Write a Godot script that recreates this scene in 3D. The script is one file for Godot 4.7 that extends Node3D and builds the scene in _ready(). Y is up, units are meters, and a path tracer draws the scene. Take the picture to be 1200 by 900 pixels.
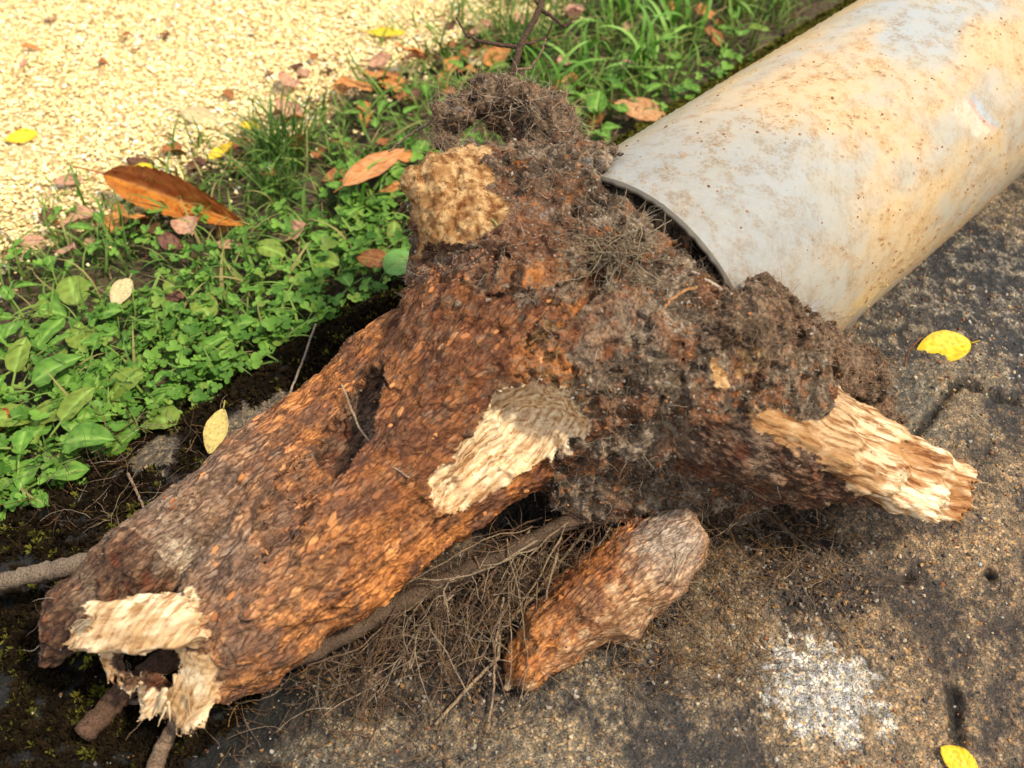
extends Node3D

# ---------------------------------------------------------------- small helpers
var rng := RandomNumberGenerator.new()
var used := {}
const MOUTH := Vector3(0.0826, 0.108, 0.0356)      # centre of the pipe's mouth
const PD := Vector3(0.7124, 0.0, -0.7018)          # direction the pipe runs away in
const SD := Vector3(0.70711, 0.0, -0.70711)        # along the kerb
const TD := Vector3(-0.70711, 0.0, -0.70711)       # from the kerb towards the gravel
const EDGE := 0.17                                 # where the concrete ends, along TD
const GRASS_Y := -0.022

func numbered(called: String, parent: Node) -> String:
	var key := str(parent.get_instance_id()) + called
	var n: int = used.get(key, 0)
	used[key] = n + 1
	return called if n == 0 else "%s_%03d" % [called, n]

func thing(called: String, label: String, category: String, at := Vector3.ZERO, group := "") -> Node3D:
	var o := Node3D.new()
	o.name = numbered(called, self)
	o.position = at
	add_child(o, true)
	tag(o, label, category, group)
	return o

func tag(o: Node, label: String, category: String, group := "") -> void:
	o.set_meta("label", label)
	o.set_meta("category", category)
	if group != "":
		o.set_meta("group", group)

func obj(called: String, mesh: Mesh, m: Material, parent: Node = null, kind := "") -> MeshInstance3D:
	var p: Node = parent if parent else self
	var o := MeshInstance3D.new()
	o.name = numbered(called, p)
	o.mesh = mesh
	o.material_override = m
	p.add_child(o, true)
	if kind != "":
		o.set_meta("kind", kind)
	return o

func scatter(called: String, mesh: Mesh, m: Material, xf: Array, cols: Array, parent: Node = null, kind := "stuff") -> MultiMeshInstance3D:
	var p: Node = parent if parent else self
	var mm := MultiMesh.new()
	mm.transform_format = MultiMesh.TRANSFORM_3D
	mm.use_colors = true
	mm.mesh = mesh
	mm.instance_count = xf.size()
	for i in xf.size():
		mm.set_instance_transform(i, xf[i])
		mm.set_instance_color(i, cols[i])
	var o := MultiMeshInstance3D.new()
	o.name = numbered(called, p)
	o.multimesh = mm
	o.material_override = m
	p.add_child(o, true)
	o.set_meta("kind", kind)
	return o

func rf(a: float, b: float) -> float:
	return rng.randf_range(a, b)

func pick(list: Array) -> Variant:
	return list[rng.randi() % list.size()]

func st(s: float, t: float, y := 0.0) -> Vector3:
	return SD * s + TD * t + Vector3(0, y, 0)

func noise(kind: int, freq: float, octaves := 1, seed_ := 1) -> FastNoiseLite:
	var n := FastNoiseLite.new()
	n.noise_type = kind as FastNoiseLite.NoiseType
	n.frequency = freq
	n.seed = seed_
	n.fractal_type = FastNoiseLite.FRACTAL_FBM if octaves > 1 else FastNoiseLite.FRACTAL_NONE
	n.fractal_octaves = octaves
	return n

func cells(freq: float, what: int, seed_ := 1, jitter := 1.0) -> FastNoiseLite:
	var n := noise(FastNoiseLite.TYPE_CELLULAR, freq, 1, seed_)
	n.cellular_return_type = what as FastNoiseLite.CellularReturnType
	n.cellular_distance_function = FastNoiseLite.DISTANCE_EUCLIDEAN
	n.cellular_jitter = jitter
	return n

func ss(a: float, b: float, x: float) -> float:
	return smoothstep(a, b, x)

func basis_up(up: Vector3, spin: float) -> Basis:
	var y := up.normalized()
	var x := (Vector3.RIGHT if absf(y.x) < 0.9 else Vector3.FORWARD).cross(y).normalized()
	var b := Basis(x, y, x.cross(y))
	return b * Basis(Vector3.UP, spin)

# a growing mesh
class MB:
	var v := PackedVector3Array()
	var c := PackedColorArray()
	var ix := PackedInt32Array()
	func vert(p: Vector3, col: Color) -> int:
		v.push_back(p)
		c.push_back(col)
		return v.size() - 1
	func tri(a: int, b: int, d: int) -> void:
		ix.push_back(a); ix.push_back(b); ix.push_back(d)
	func quad(a: int, b: int, d: int, e: int) -> void:
		tri(a, b, d); tri(a, d, e)
	func normals() -> PackedVector3Array:
		var n := PackedVector3Array()
		n.resize(v.size())
		for i in range(0, ix.size(), 3):
			var a := ix[i]
			var b := ix[i + 1]
			var d := ix[i + 2]
			var f := (v[d] - v[a]).cross(v[b] - v[a])
			n[a] += f; n[b] += f; n[d] += f
		for i in n.size():
			n[i] = n[i].normalized()
		return n
	func commit(n := PackedVector3Array(), flat := false) -> ArrayMesh:
		var arr := []
		arr.resize(Mesh.ARRAY_MAX)
		arr[Mesh.ARRAY_VERTEX] = v
		if not flat:
			arr[Mesh.ARRAY_NORMAL] = n if n.size() else normals()
		arr[Mesh.ARRAY_COLOR] = c
		arr[Mesh.ARRAY_INDEX] = ix
		var m := ArrayMesh.new()
		m.add_surface_from_arrays(Mesh.PRIMITIVE_TRIANGLES, arr)
		return m
	func tube(pts: Array, radii: Array, sides: int, cols: Array, lump := 0.0, r: RandomNumberGenerator = null) -> void:
		var base := v.size()
		var side := Vector3.ZERO
		for i in pts.size():
			var t: Vector3 = (pts[mini(i + 1, pts.size() - 1)] - pts[maxi(i - 1, 0)]).normalized()
			if i == 0:
				side = t.cross(Vector3.UP if absf(t.y) < 0.9 else Vector3.RIGHT).normalized()
			else:
				side = (side - t * side.dot(t)).normalized()
			var up := t.cross(side)
			for k in sides:
				var a := TAU * k / sides
				var q: float = radii[i] * (1.0 + (r.randf_range(-lump, lump) if r else 0.0))
				vert(pts[i] + (side * cos(a) + up * sin(a)) * q, cols[i])
		for i in pts.size() - 1:
			for k in sides:
				var k2 := (k + 1) % sides
				quad(base + i * sides + k, base + i * sides + k2, base + (i + 1) * sides + k2, base + (i + 1) * sides + k)
		for e in [0, pts.size() - 1]:
			var mid := vert(pts[e], cols[e])
			for k in sides:
				if e == 0:
					tri(mid, base + (k + 1) % sides, base + k)
				else:
					tri(mid, base + e * sides + k, base + e * sides + (k + 1) % sides)

func material(rough := 0.9, bump: Texture2D = null, bump_cm := 0.05, scale := 8.0, spec := 0.4) -> StandardMaterial3D:
	var m := StandardMaterial3D.new()
	m.vertex_color_use_as_albedo = true
	m.roughness = rough
	m.metallic_specular = spec
	m.cull_mode = BaseMaterial3D.CULL_DISABLED
	if bump:
		m.heightmap_enabled = true
		m.heightmap_texture = bump
		m.heightmap_scale = bump_cm
		m.uv1_triplanar = true
		m.uv1_world_triplanar = true
		m.uv1_scale = Vector3.ONE * scale
	return m

func noise_tex(n: FastNoiseLite, size := 512) -> ImageTexture:
	var im := n.get_seamless_image(size, size)
	return ImageTexture.create_from_image(im)

func bytes_of(n: FastNoiseLite, size: int) -> PackedByteArray:
	var im := n.get_seamless_image(size, size)
	im.convert(Image.FORMAT_L8)
	return im.get_data()

func enc(x: float) -> int:
	return int(pow(clampf(x, 0.0, 1.0), 0.4545) * 255.0)

func picture(rgb: PackedByteArray, size: int) -> ImageTexture:
	return ImageTexture.create_from_image(Image.create_from_data(size, size, false, Image.FORMAT_RGB8, rgb))

func grey_picture(g: PackedByteArray, size: int) -> ImageTexture:
	return ImageTexture.create_from_image(Image.create_from_data(size, size, false, Image.FORMAT_L8, g))

func bark_textures() -> Array:
	# corky plates with dark joints: colour and relief
	var n := 768
	var big1 := cells(0.036, FastNoiseLite.RETURN_DISTANCE2_SUB, 301)
	var big2 := cells(0.036, FastNoiseLite.RETURN_CELL_VALUE, 301)
	for q in [big1, big2]:
		q.domain_warp_enabled = true
		q.domain_warp_type = FastNoiseLite.DOMAIN_WARP_SIMPLEX
		q.domain_warp_amplitude = 17.0
		q.domain_warp_frequency = 0.03
	var e := bytes_of(big1, n)
	var v := bytes_of(big2, n)
	var e2 := bytes_of(cells(0.10, FastNoiseLite.RETURN_DISTANCE2_SUB, 302), n)
	var f := bytes_of(noise(FastNoiseLite.TYPE_SIMPLEX, 0.06, 4, 303), n)
	var w := bytes_of(noise(FastNoiseLite.TYPE_SIMPLEX, 0.008, 3, 304), n)
	var rgb := PackedByteArray()
	rgb.resize(n * n * 3)
	var hgt := PackedByteArray()
	hgt.resize(n * n)
	for i in n * n:
		var fine := f[i] / 255.0
		var edge := ss(0.05, 0.32, e[i] / 255.0 + (fine - 0.5) * 0.26)
		var small := ss(0.05, 0.25, e2[i] / 255.0 + (fine - 0.5) * 0.2)
		var val := fmod(v[i] / 255.0 * 5.3, 1.0)
		var mix_ := ss(0.35, 0.65, w[i] / 255.0)
		var plate := lerpf(edge, edge * 0.3 + 0.7 * small * (0.6 + 0.4 * fine), mix_)
		var tone := (0.60 + 0.34 * val * val + (fine - 0.5) * 0.6)
		var c := Color(0.15, 0.11, 0.095).lerp(Color(tone, tone * (0.90 + 0.12 * val), tone * (0.82 + 0.2 * val)), plate)
		rgb[i * 3] = enc(c.r)
		rgb[i * 3 + 1] = enc(c.g)
		rgb[i * 3 + 2] = enc(c.b)
		hgt[i] = int(clampf(plate * (0.45 + 0.4 * val) + fine * 0.15, 0, 1) * 255.0)
	return [picture(rgb, n), grey_picture(hgt, n)]

func wood_textures() -> Array:
	# long torn fibres, pale with brown streaks and dark pits; stretched along the root by the material
	var n := 640
	var a := bytes_of(noise(FastNoiseLite.TYPE_SIMPLEX, 0.018, 5, 331), n)
	var b := bytes_of(noise(FastNoiseLite.TYPE_SIMPLEX, 0.10, 3, 332), n)
	var rgb := PackedByteArray()
	rgb.resize(n * n * 3)
	var hgt := PackedByteArray()
	hgt.resize(n * n)
	for i in n * n:
		var u := a[i] / 255.0
		var w := b[i] / 255.0
		var c := Color(0.52, 0.34, 0.19).lerp(Color(1.0, 0.97, 0.92), ss(0.30, 0.60, u + (w - 0.5) * 0.5))
		c = c.lerp(Color(0.24, 0.13, 0.07), ss(0.38, 0.26, u + (w - 0.5) * 0.35) * 0.8)
		c = c.lerp(Color(0.20, 0.12, 0.07), ss(0.78, 0.86, w) * 0.6)
		rgb[i * 3] = enc(c.r)
		rgb[i * 3 + 1] = enc(c.g)
		rgb[i * 3 + 2] = enc(c.b)
		hgt[i] = int(clampf(u * 0.7 + w * 0.3, 0, 1) * 255.0)
	return [picture(rgb, n), grey_picture(hgt, n)]

func speck_texture() -> ImageTexture:
	# specks of clay on the pipe
	var n := 768
	var a := bytes_of(cells(0.09, FastNoiseLite.RETURN_DISTANCE, 341), n)
	var v := bytes_of(cells(0.09, FastNoiseLite.RETURN_CELL_VALUE, 341), n)
	var b := bytes_of(noise(FastNoiseLite.TYPE_SIMPLEX, 0.010, 4, 342), n)
	var f := bytes_of(noise(FastNoiseLite.TYPE_SIMPLEX, 0.13, 3, 343), n)
	var rgb := PackedByteArray()
	rgb.resize(n * n * 3)
	for i in n * n:
		var big := b[i] / 255.0
		var fine := f[i] / 255.0
		var on := ss(0.62, 0.80, fmod(v[i] / 255.0 * 9.3, 1.0) * 0.45 + big * 0.75) * ss(0.55, 0.25, a[i] / 255.0 + (fine - 0.5) * 0.6)
		var c := Color(1, 1, 1).lerp(Color(0.96, 0.90, 0.78), ss(0.45, 0.75, big + (fine - 0.5) * 0.5) * 0.7)
		c = c.lerp(Color(0.74, 0.46, 0.22), on * 0.6)
		c = c.lerp(Color(0.33, 0.16, 0.07), ss(0.70, 0.80, fine * 0.6 + big * 0.45) * 0.5)
		rgb[i * 3] = enc(c.r)
		rgb[i * 3 + 1] = enc(c.g)
		rgb[i * 3 + 2] = enc(c.b)
	return picture(rgb, n)

func soil_textures() -> Array:
	# clotted earth with short root hairs lying in it
	var n := 768
	var a := bytes_of(noise(FastNoiseLite.TYPE_SIMPLEX, 0.035, 5, 311), n)
	var b := bytes_of(cells(0.08, FastNoiseLite.RETURN_DISTANCE, 312), n)
	var val := PackedFloat32Array()
	val.resize(n * n)
	for i in n * n:
		val[i] = clampf(0.18 + 0.85 * a[i] / 255.0 - 0.35 * ss(0.35, 0.8, b[i] / 255.0), 0.05, 1.0)
	var r := RandomNumberGenerator.new()
	r.seed = 313
	for k in 2600:
		var x := r.randf() * n
		var y := r.randf() * n
		var dir := r.randf() * TAU
		var turn := r.randf_range(-0.06, 0.06)
		var lift := r.randf_range(0.12, 0.42) * (1.0 if r.randf() < 0.72 else -0.8)
		for q in r.randi_range(18, 60):
			dir += turn + r.randf_range(-0.12, 0.12)
			x += cos(dir)
			y += sin(dir)
			var at := posmod(int(y), n) * n + posmod(int(x), n)
			val[at] = clampf(val[at] + lift, 0.03, 1.0)
			var at2 := posmod(int(y) + 1, n) * n + posmod(int(x), n)
			val[at2] = clampf(val[at2] + lift * 0.6, 0.03, 1.0)
	var rgb := PackedByteArray()
	rgb.resize(n * n * 3)
	var hgt := PackedByteArray()
	hgt.resize(n * n)
	for i in n * n:
		var t := val[i]
		rgb[i * 3] = enc(0.10 + t * 1.05)
		rgb[i * 3 + 1] = enc(0.09 + t * 1.05)
		rgb[i * 3 + 2] = enc(0.08 + t * 1.05)
		hgt[i] = int(t * 255.0)
	return [picture(rgb, n), grey_picture(hgt, n)]

func concrete_textures() -> Array:
	# sand grains of many colours in a dark matrix
	var n := 1024
	var v := bytes_of(cells(0.075, FastNoiseLite.RETURN_CELL_VALUE, 321), n)
	var d := bytes_of(cells(0.075, FastNoiseLite.RETURN_DISTANCE, 321), n)
	var v2 := bytes_of(cells(0.17, FastNoiseLite.RETURN_CELL_VALUE, 322), n)
	var f := bytes_of(noise(FastNoiseLite.TYPE_SIMPLEX, 0.11, 3, 323), n)
	var w := bytes_of(noise(FastNoiseLite.TYPE_SIMPLEX, 0.012, 4, 324), n)
	var pal := [Color(0.95, 0.70, 0.42), Color(0.80, 0.72, 0.60), Color(0.35, 0.33, 0.34), Color(0.98, 0.92, 0.80), Color(0.52, 0.45, 0.38), Color(0.22, 0.21, 0.22), Color(0.70, 0.50, 0.30), Color(0.42, 0.39, 0.37)]
	var rgb := PackedByteArray()
	rgb.resize(n * n * 3)
	var hgt := PackedByteArray()
	hgt.resize(n * n)
	for i in n * n:
		var fine := f[i] / 255.0
		var big := w[i] / 255.0
		var grain := ss(0.62, 0.38, d[i] / 255.0 + (fine - 0.5) * 0.25) * ss(0.30, 0.60, fmod(v[i] / 255.0 * 7.7, 1.0) + (big - 0.5) * 0.8)
		var q := (v2[i] / 255.0) * 0.55 + 0.02 + (fine - 0.5) * 0.7
		var c := Color(q, q * 0.95, q * 0.90).lerp(pal[int(fmod(v[i] / 255.0 * 31.0, 1.0) * 7.99)], grain * 0.85)
		c = c * lerpf(0.62, 1.12, ss(0.3, 0.7, big))
		rgb[i * 3] = enc(c.r)
		rgb[i * 3 + 1] = enc(c.g)
		rgb[i * 3 + 2] = enc(c.b)
		hgt[i] = int(clampf(grain * 0.55 + v2[i] / 255.0 * 0.2 + fine * 0.25, 0, 1) * 255.0)
	return [picture(rgb, n), grey_picture(hgt, n)]

func stone_mesh(seed_: int, rough := 0.35, sub := 1) -> ArrayMesh:
	# a small irregular lump: a subdivided octahedron with pushed corners, faceted
	var r := RandomNumberGenerator.new()
	r.seed = seed_
	var pts := [Vector3.UP, Vector3.DOWN, Vector3.LEFT, Vector3.RIGHT, Vector3.FORWARD, Vector3.BACK]
	var faces := []
	for y in [0, 1]:
		for q in [[2, 4], [4, 3], [3, 5], [5, 2]]:
			faces.append([y, q[0], q[1]] if y == 0 else [y, q[1], q[0]])
	for step in sub:
		var mids := {}
		var next := []
		for f in faces:
			var m := []
			for k in 3:
				var a: int = f[k]
				var b: int = f[(k + 1) % 3]
				var key := Vector2i(mini(a, b), maxi(a, b))
				if not mids.has(key):
					pts.append(((pts[a] + pts[b]) * 0.5).normalized())
					mids[key] = pts.size() - 1
				m.append(mids[key])
			next.append([f[0], m[0], m[2]])
			next.append([f[1], m[1], m[0]])
			next.append([f[2], m[2], m[1]])
			next.append([m[0], m[1], m[2]])
		faces = next
	var b := MB.new()
	var sq := Vector3(1.0, r.randf_range(0.55, 0.85), r.randf_range(0.7, 1.0))
	for p in pts:
		b.vert(p * sq * (1.0 + r.randf_range(-rough, rough)), Color.WHITE)
	for f in faces:
		b.tri(f[0], f[1], f[2])
	return b.commit(PackedVector3Array(), true)

func fibre_mesh(seed_: int, wave := 0.25, thick := 0.02, n := 6) -> ArrayMesh:
	# a curled root hair one unit long, rising from the origin along y
	var r := RandomNumberGenerator.new()
	r.seed = seed_
	var pts := []
	var rad := []
	var cols := []
	var p := Vector3.ZERO
	var d := Vector3(r.randf_range(-.5, .5), 1, r.randf_range(-.5, .5)).normalized()
	for i in n:
		pts.append(p)
		rad.append(thick * (1.0 - 0.6 * i / (n - 1.0)))
		cols.append(Color.WHITE)
		d = (d + Vector3(r.randf_range(-wave, wave), r.randf_range(-wave, wave) * 1.3, r.randf_range(-wave, wave)) * 2.2).normalized()
		p += d / (n - 1.0)
	var b := MB.new()
	b.tube(pts, rad, 3, cols)
	return b.commit()

# ---------------------------------------------------------------- the field that shapes the stump
enum { SOIL, BARK, WOOD, DARK, ROT, SMALLBARK }
enum { P_TRUNK, P_ROOT, P_SPLIT, P_SMALL, P_CLUMP, P_MAT }
var part_names := ["trunk", "thick_root", "split_root", "small_root", "soil_clump", "root_mat"]
var ptype := PackedInt32Array()
var pa := PackedVector3Array()
var pb := PackedVector3Array()
var pra := PackedFloat32Array()
var prb := PackedFloat32Array()
var pk := PackedFloat32Array()
var ppart := PackedInt32Array()
var pmat := PackedInt32Array()
var pbox: Array[Transform3D] = []
var ncut := 0                       # cuts are listed apart
var ctype := PackedInt32Array()
var ca := PackedVector3Array()
var cb := PackedVector3Array()
var cra := PackedFloat32Array()
var cmat := PackedInt32Array()
var cparts := PackedInt32Array()    # bit mask of the parts that the cut bites into
var cbox: Array[Transform3D] = []

func cap(a: Vector3, b: Vector3, ra: float, rb: float, part: int, mat: int, k := 0.02) -> void:
	ptype.push_back(0); pa.push_back(a); pb.push_back(b); pra.push_back(ra); prb.push_back(rb)
	pk.push_back(k); ppart.push_back(part); pmat.push_back(mat); pbox.push_back(Transform3D.IDENTITY)

func slab(at: Vector3, axes: Basis, half: Vector3, rounding: float, part: int, mat: int, k := 0.004) -> void:
	ptype.push_back(1); pa.push_back(half - Vector3.ONE * rounding); pb.push_back(at); pra.push_back(rounding); prb.push_back(half.length())
	pk.push_back(k); ppart.push_back(part); pmat.push_back(mat); pbox.push_back(Transform3D(axes, at).affine_inverse())

func cut_cap(a: Vector3, b: Vector3, r: float, mat: int, parts := 255) -> void:
	ctype.push_back(0); ca.push_back(a); cb.push_back(b); cra.push_back(r); cmat.push_back(mat); cbox.push_back(Transform3D.IDENTITY); cparts.push_back(parts)

func cut_box(at: Vector3, axes: Basis, half: Vector3, mat: int, parts := 255) -> void:
	ctype.push_back(1); ca.push_back(half); cb.push_back(at); cra.push_back(half.length()); cmat.push_back(mat); cbox.push_back(Transform3D(axes, at).affine_inverse()); cparts.push_back(parts)

func frame(x: Vector3, up: Vector3) -> Basis:
	# x along the first axis, the third axis as near as can be to "up"
	var ax := x.normalized()
	var az := (up - ax * up.dot(ax)).normalized()
	return Basis(ax, az.cross(ax), az)

func prim(i: int, p: Vector3) -> float:
	if ptype[i] == 0:
		var a := pa[i]
		var ba := pb[i] - a
		var h := clampf((p - a).dot(ba) / maxf(ba.length_squared(), 1e-9), 0.0, 1.0)
		return p.distance_to(a + ba * h) - lerpf(pra[i], prb[i], h)
	var o := pbox[i] * p
	var tear := fn2.get_noise_3d(o.x * 0.25, o.y * 1.5, o.z * 1.5 + i)
	var q := o.abs() - pa[i]
	q.x += fn2.get_noise_3d(o.y * 5.5, o.z * 3.0, i * 3.0 + signf(o.x)) * 0.007 + fn1.get_noise_3d(o.y * 2.0, i * 2.0, signf(o.x)) * 0.008
	q.y += fn2.get_noise_3d(o.x * 0.45, i * 5.0, signf(o.y) + o.z * 2.0) * 0.005
	q.z += tear * 0.0007
	return q.max(Vector3.ZERO).length() + minf(maxf(q.x, maxf(q.y, q.z)), 0.0) - pra[i]

func cutd(i: int, p: Vector3) -> float:
	if ctype[i] == 0:
		var a := ca[i]
		var ba := cb[i] - a
		var h := clampf((p - a).dot(ba) / maxf(ba.length_squared(), 1e-9), 0.0, 1.0)
		return p.distance_to(a + ba * h) - cra[i]
	var q := (cbox[i] * p).abs() - ca[i]
	return q.max(Vector3.ZERO).length() + minf(maxf(q.x, maxf(q.y, q.z)), 0.0)

var fn1: FastNoiseLite
var fn2: FastNoiseLite
var at_prim := 0
var rough_of := PackedFloat32Array([1.0, 0.5, 0.3, 0.6, 0.6, 0.45])
var at_cut := -1

func field(p: Vector3, list: PackedInt32Array, cuts: PackedInt32Array) -> float:
	var d := 10.0
	var best := 10.0
	for i in list:
		var di := prim(i, p)
		if di < best:
			best = di
			at_prim = i
		var k := pk[i]
		var h := maxf(k - absf(d - di), 0.0)
		d = minf(d, di) - h * h / k * 0.25
	var am := rough_of[pmat[at_prim]]
	d += fn1.get_noise_3dv(p) * 0.0065 * am + fn2.get_noise_3dv(p) * 0.004 * am * am
	if am > 0.9:
		d += (0.22 - absf(fn1.get_noise_3d(p.x * 1.5, p.y * 0.8 + 3.0, p.z * 0.8))) * 0.008
	# the pipe's wall stays free
	var q := p - MOUTH
	var along := q.dot(PD)
	if along > -0.003:
		var rad := (q - PD * along).length()
		if rad > 0.0995 and rad < 0.1105:
			d = maxf(d, minf(along + 0.003, minf(rad - 0.0995, 0.1105 - rad)))
	at_cut = -1
	var bit := 1 << ppart[at_prim]
	for j in cuts:
		if cparts[j] & bit:
			var dc := -cutd(j, p) + fn2.get_noise_3dv(p * 1.7) * (0.001 if cmat[j] == WOOD else 0.003)
			if cmat[j] == WOOD:
				dc += fn2.get_noise_3d(p.x * 0.9 + p.z * 0.5, p.y * 2.0, p.z * 2.5 - p.x * 1.5) * 0.0016 + fn1.get_noise_3dv(p * 1.5) * 0.005
			if dc > d:
				d = dc
				at_cut = j
	return d

const CELL := 0.00165

func mesh_field() -> Dictionary:
	var lo := Vector3(9, 9, 9)
	var hi := -lo
	for i in ptype.size():
		var r := maxf(pra[i], prb[i]) + 0.01
		if ptype[i] == 0:
			lo = lo.min(pa[i].min(pb[i]) - Vector3.ONE * r)
			hi = hi.max(pa[i].max(pb[i]) + Vector3.ONE * r)
		else:
			lo = lo.min(pb[i] - Vector3.ONE * r)
			hi = hi.max(pb[i] + Vector3.ONE * r)
	lo.y = maxf(lo.y, -0.012)
	var B := 4                                    # cells to a block
	var bs := CELL * B
	var nb := Vector3i(((hi - lo) / bs).ceil()) + Vector3i.ONE
	var n := nb * B + Vector3i.ONE
	var sy := n.x
	var sz := n.x * n.y
	var D := PackedFloat32Array()
	D.resize(n.x * n.y * n.z)
	D.fill(99.0)
	var blocks: Array[Vector3i] = []
	var gid := PackedInt32Array()
	var groups := []
	var vg := PackedInt32Array()
	var half := bs * 0.5
	var reach := half * 1.733
	# coarse pass over groups of 4 x 4 x 4 blocks first
	var G := 4
	var gs := bs * G
	var greach := gs * 0.867
	for gz in range(0, nb.z, G):
		for gy in range(0, nb.y, G):
			for gx in range(0, nb.x, G):
				var gc := lo + Vector3(gx, gy, gz) * bs + Vector3.ONE * gs * 0.5
				var near := PackedInt32Array()
				var ds := PackedFloat32Array()
				var dm := 10.0
				for i in ptype.size():
					var di := prim(i, gc)
					ds.push_back(di)
					dm = minf(dm, di)
				if dm > greach + 0.02:
					continue
				for i in ptype.size():
					if ds[i] < dm + greach * 2.0 + 0.034:
						near.push_back(i)
				var ncuts := PackedInt32Array()
				for j in ctype.size():
					if cutd(j, gc) < greach + 0.01:
						ncuts.push_back(j)
				groups.append([near, ncuts])
				for bz in range(gz, mini(gz + G, nb.z)):
					for by in range(gy, mini(gy + G, nb.y)):
						for bx in range(gx, mini(gx + G, nb.x)):
							var bc := lo + Vector3(bx, by, bz) * bs + Vector3.ONE * half
							if absf(field(bc, near, ncuts)) > reach + 0.004:
								continue
							blocks.push_back(Vector3i(bx, by, bz))
							gid.push_back(groups.size() - 1)
							for z in B + 1:
								for y in B + 1:
									var row := (bz * B + z) * sz + (by * B + y) * sy + bx * B
									for x in B + 1:
										if D[row + x] > 90.0:
											D[row + x] = field(lo + Vector3(bx * B + x, by * B + y, bz * B + z) * CELL, near, ncuts)
	# surface nets
	var VI := PackedInt32Array()
	VI.resize(n.x * n.y * n.z)
	VI.fill(-1)
	var V := PackedVector3Array()
	var quads := PackedInt32Array()
	var off := PackedInt32Array([0, 1, sy, sy + 1, sz, sz + 1, sz + sy, sz + sy + 1])
	for bi in blocks.size():
		var b := blocks[bi]
		for z in B:
			for y in B:
				for x in B:
					var at := (b.z * B + z) * sz + (b.y * B + y) * sy + b.x * B + x
					var mask := 0
					for k in 8:
						if D[at + off[k]] < 0.0:
							mask |= 1 << k
					if mask == 0 or mask == 255:
						continue
					var sum := Vector3.ZERO
					var cnt := 0
					for k in 8:
						for ax in 3:
							if k & (1 << ax):
								continue
							var k2 := k | (1 << ax)
							if ((mask >> k) & 1) != ((mask >> k2) & 1):
								var d0 := D[at + off[k]]
								var d1 := D[at + off[k2]]
								var q := Vector3(k & 1, (k >> 1) & 1, (k >> 2) & 1)
								q[ax] = d0 / (d0 - d1)
								sum += q
								cnt += 1
					VI[at] = V.size()
					vg.push_back(gid[bi])
					V.push_back(lo + (Vector3(b.x * B + x, b.y * B + y, b.z * B + z) + sum / cnt) * CELL)
	var step := PackedInt32Array([1, sy, sz])
	for b in blocks:
		for z in B:
			for y in B:
				for x in B:
					var at := (b.z * B + z) * sz + (b.y * B + y) * sy + b.x * B + x
					if VI[at] < 0:
						continue
					var s0 := D[at] < 0.0
					for ax in 3:
						if (D[at + step[ax]] < 0.0) == s0:
							continue
						var u := step[(ax + 1) % 3]
						var w := step[(ax + 2) % 3]
						if at - u - w < 0:
							continue
						var a := VI[at]
						var bq := VI[at - u]
						var c := VI[at - u - w]
						var d := VI[at - w]
						if bq < 0 or c < 0 or d < 0:
							continue
						if s0:
							quads.append_array([a, d, c, bq])
						else:
							quads.append_array([a, bq, c, d])
	return {"v": V, "q": quads, "g": vg, "lists": groups}

func _ready():
	var t0 := Time.get_ticks_msec()
	rng.seed = 20251
	# ------------------------------------------------------------ camera, sky, sun, exposure
	var cam := Camera3D.new()
	cam.name = "camera"
	var lens := CameraAttributesPhysical.new()
	lens.frustum_focal_length = 31.2611
	lens.frustum_focus_distance = 0.71
	lens.frustum_near = 0.02
	lens.frustum_far = 400.0
	lens.exposure_aperture = 6.3
	cam.attributes = lens
	add_child(cam)
	cam.position = Vector3(0, 0.59971, 0.55924)
	cam.rotation_degrees = Vector3(-47.0, 0, 0)
	cam.current = true
	var env := Environment.new()
	env.background_mode = Environment.BG_SKY
	var sky := Sky.new()
	var sm := ProceduralSkyMaterial.new()
	sm.sky_top_color = Color(0.80, 0.83, 0.88)
	sm.sky_horizon_color = Color(0.92, 0.91, 0.89)
	sm.sky_curve = 0.2
	sm.ground_bottom_color = Color(0.30, 0.29, 0.24)
	sm.ground_horizon_color = Color(0.62, 0.62, 0.58)
	sm.energy_multiplier = 1.1
	sky.sky_material = sm
	env.sky = sky
	env.ambient_light_source = Environment.AMBIENT_SOURCE_SKY
	env.tonemap_mode = Environment.TONE_MAPPER_LINEAR
	env.tonemap_exposure = 1.38
	env.sdfgi_enabled = true
	env.ssao_enabled = true
	env.ssil_enabled = true
	var we := WorldEnvironment.new()
	we.name = "world_environment"
	we.environment = env
	add_child(we)
	var sun := DirectionalLight3D.new()
	sun.name = "sun"
	sun.light_energy = 1.2
	sun.light_color = Color(1.0, 0.95, 0.86)
	sun.light_angular_distance = 5.0
	sun.shadow_enabled = true
	add_child(sun)
	sun.look_at_from_position(Vector3(0.50, 0.80, 0.14), Vector3.ZERO, Vector3.UP)

	# ------------------------------------------------------------ shared textures
	var grit := noise_tex(noise(FastNoiseLite.TYPE_SIMPLEX, 0.05, 4, 3))
	tex_bark = bark_textures()
	tex_soil = soil_textures()
	tex_concrete = concrete_textures()
	tex_wood = wood_textures()
	print("textures ", Time.get_ticks_msec() - t0)
	build_ground(grit)
	print("ground ", Time.get_ticks_msec() - t0)
	build_pipe(grit)
	print("pipe ", Time.get_ticks_msec() - t0)
	build_stump(grit)
	print("stump done ", Time.get_ticks_msec() - t0)
	build_roots()
	build_moss()
	build_gravel()
	build_grass()
	build_leaves()
	print("all done ", Time.get_ticks_msec() - t0)

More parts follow.
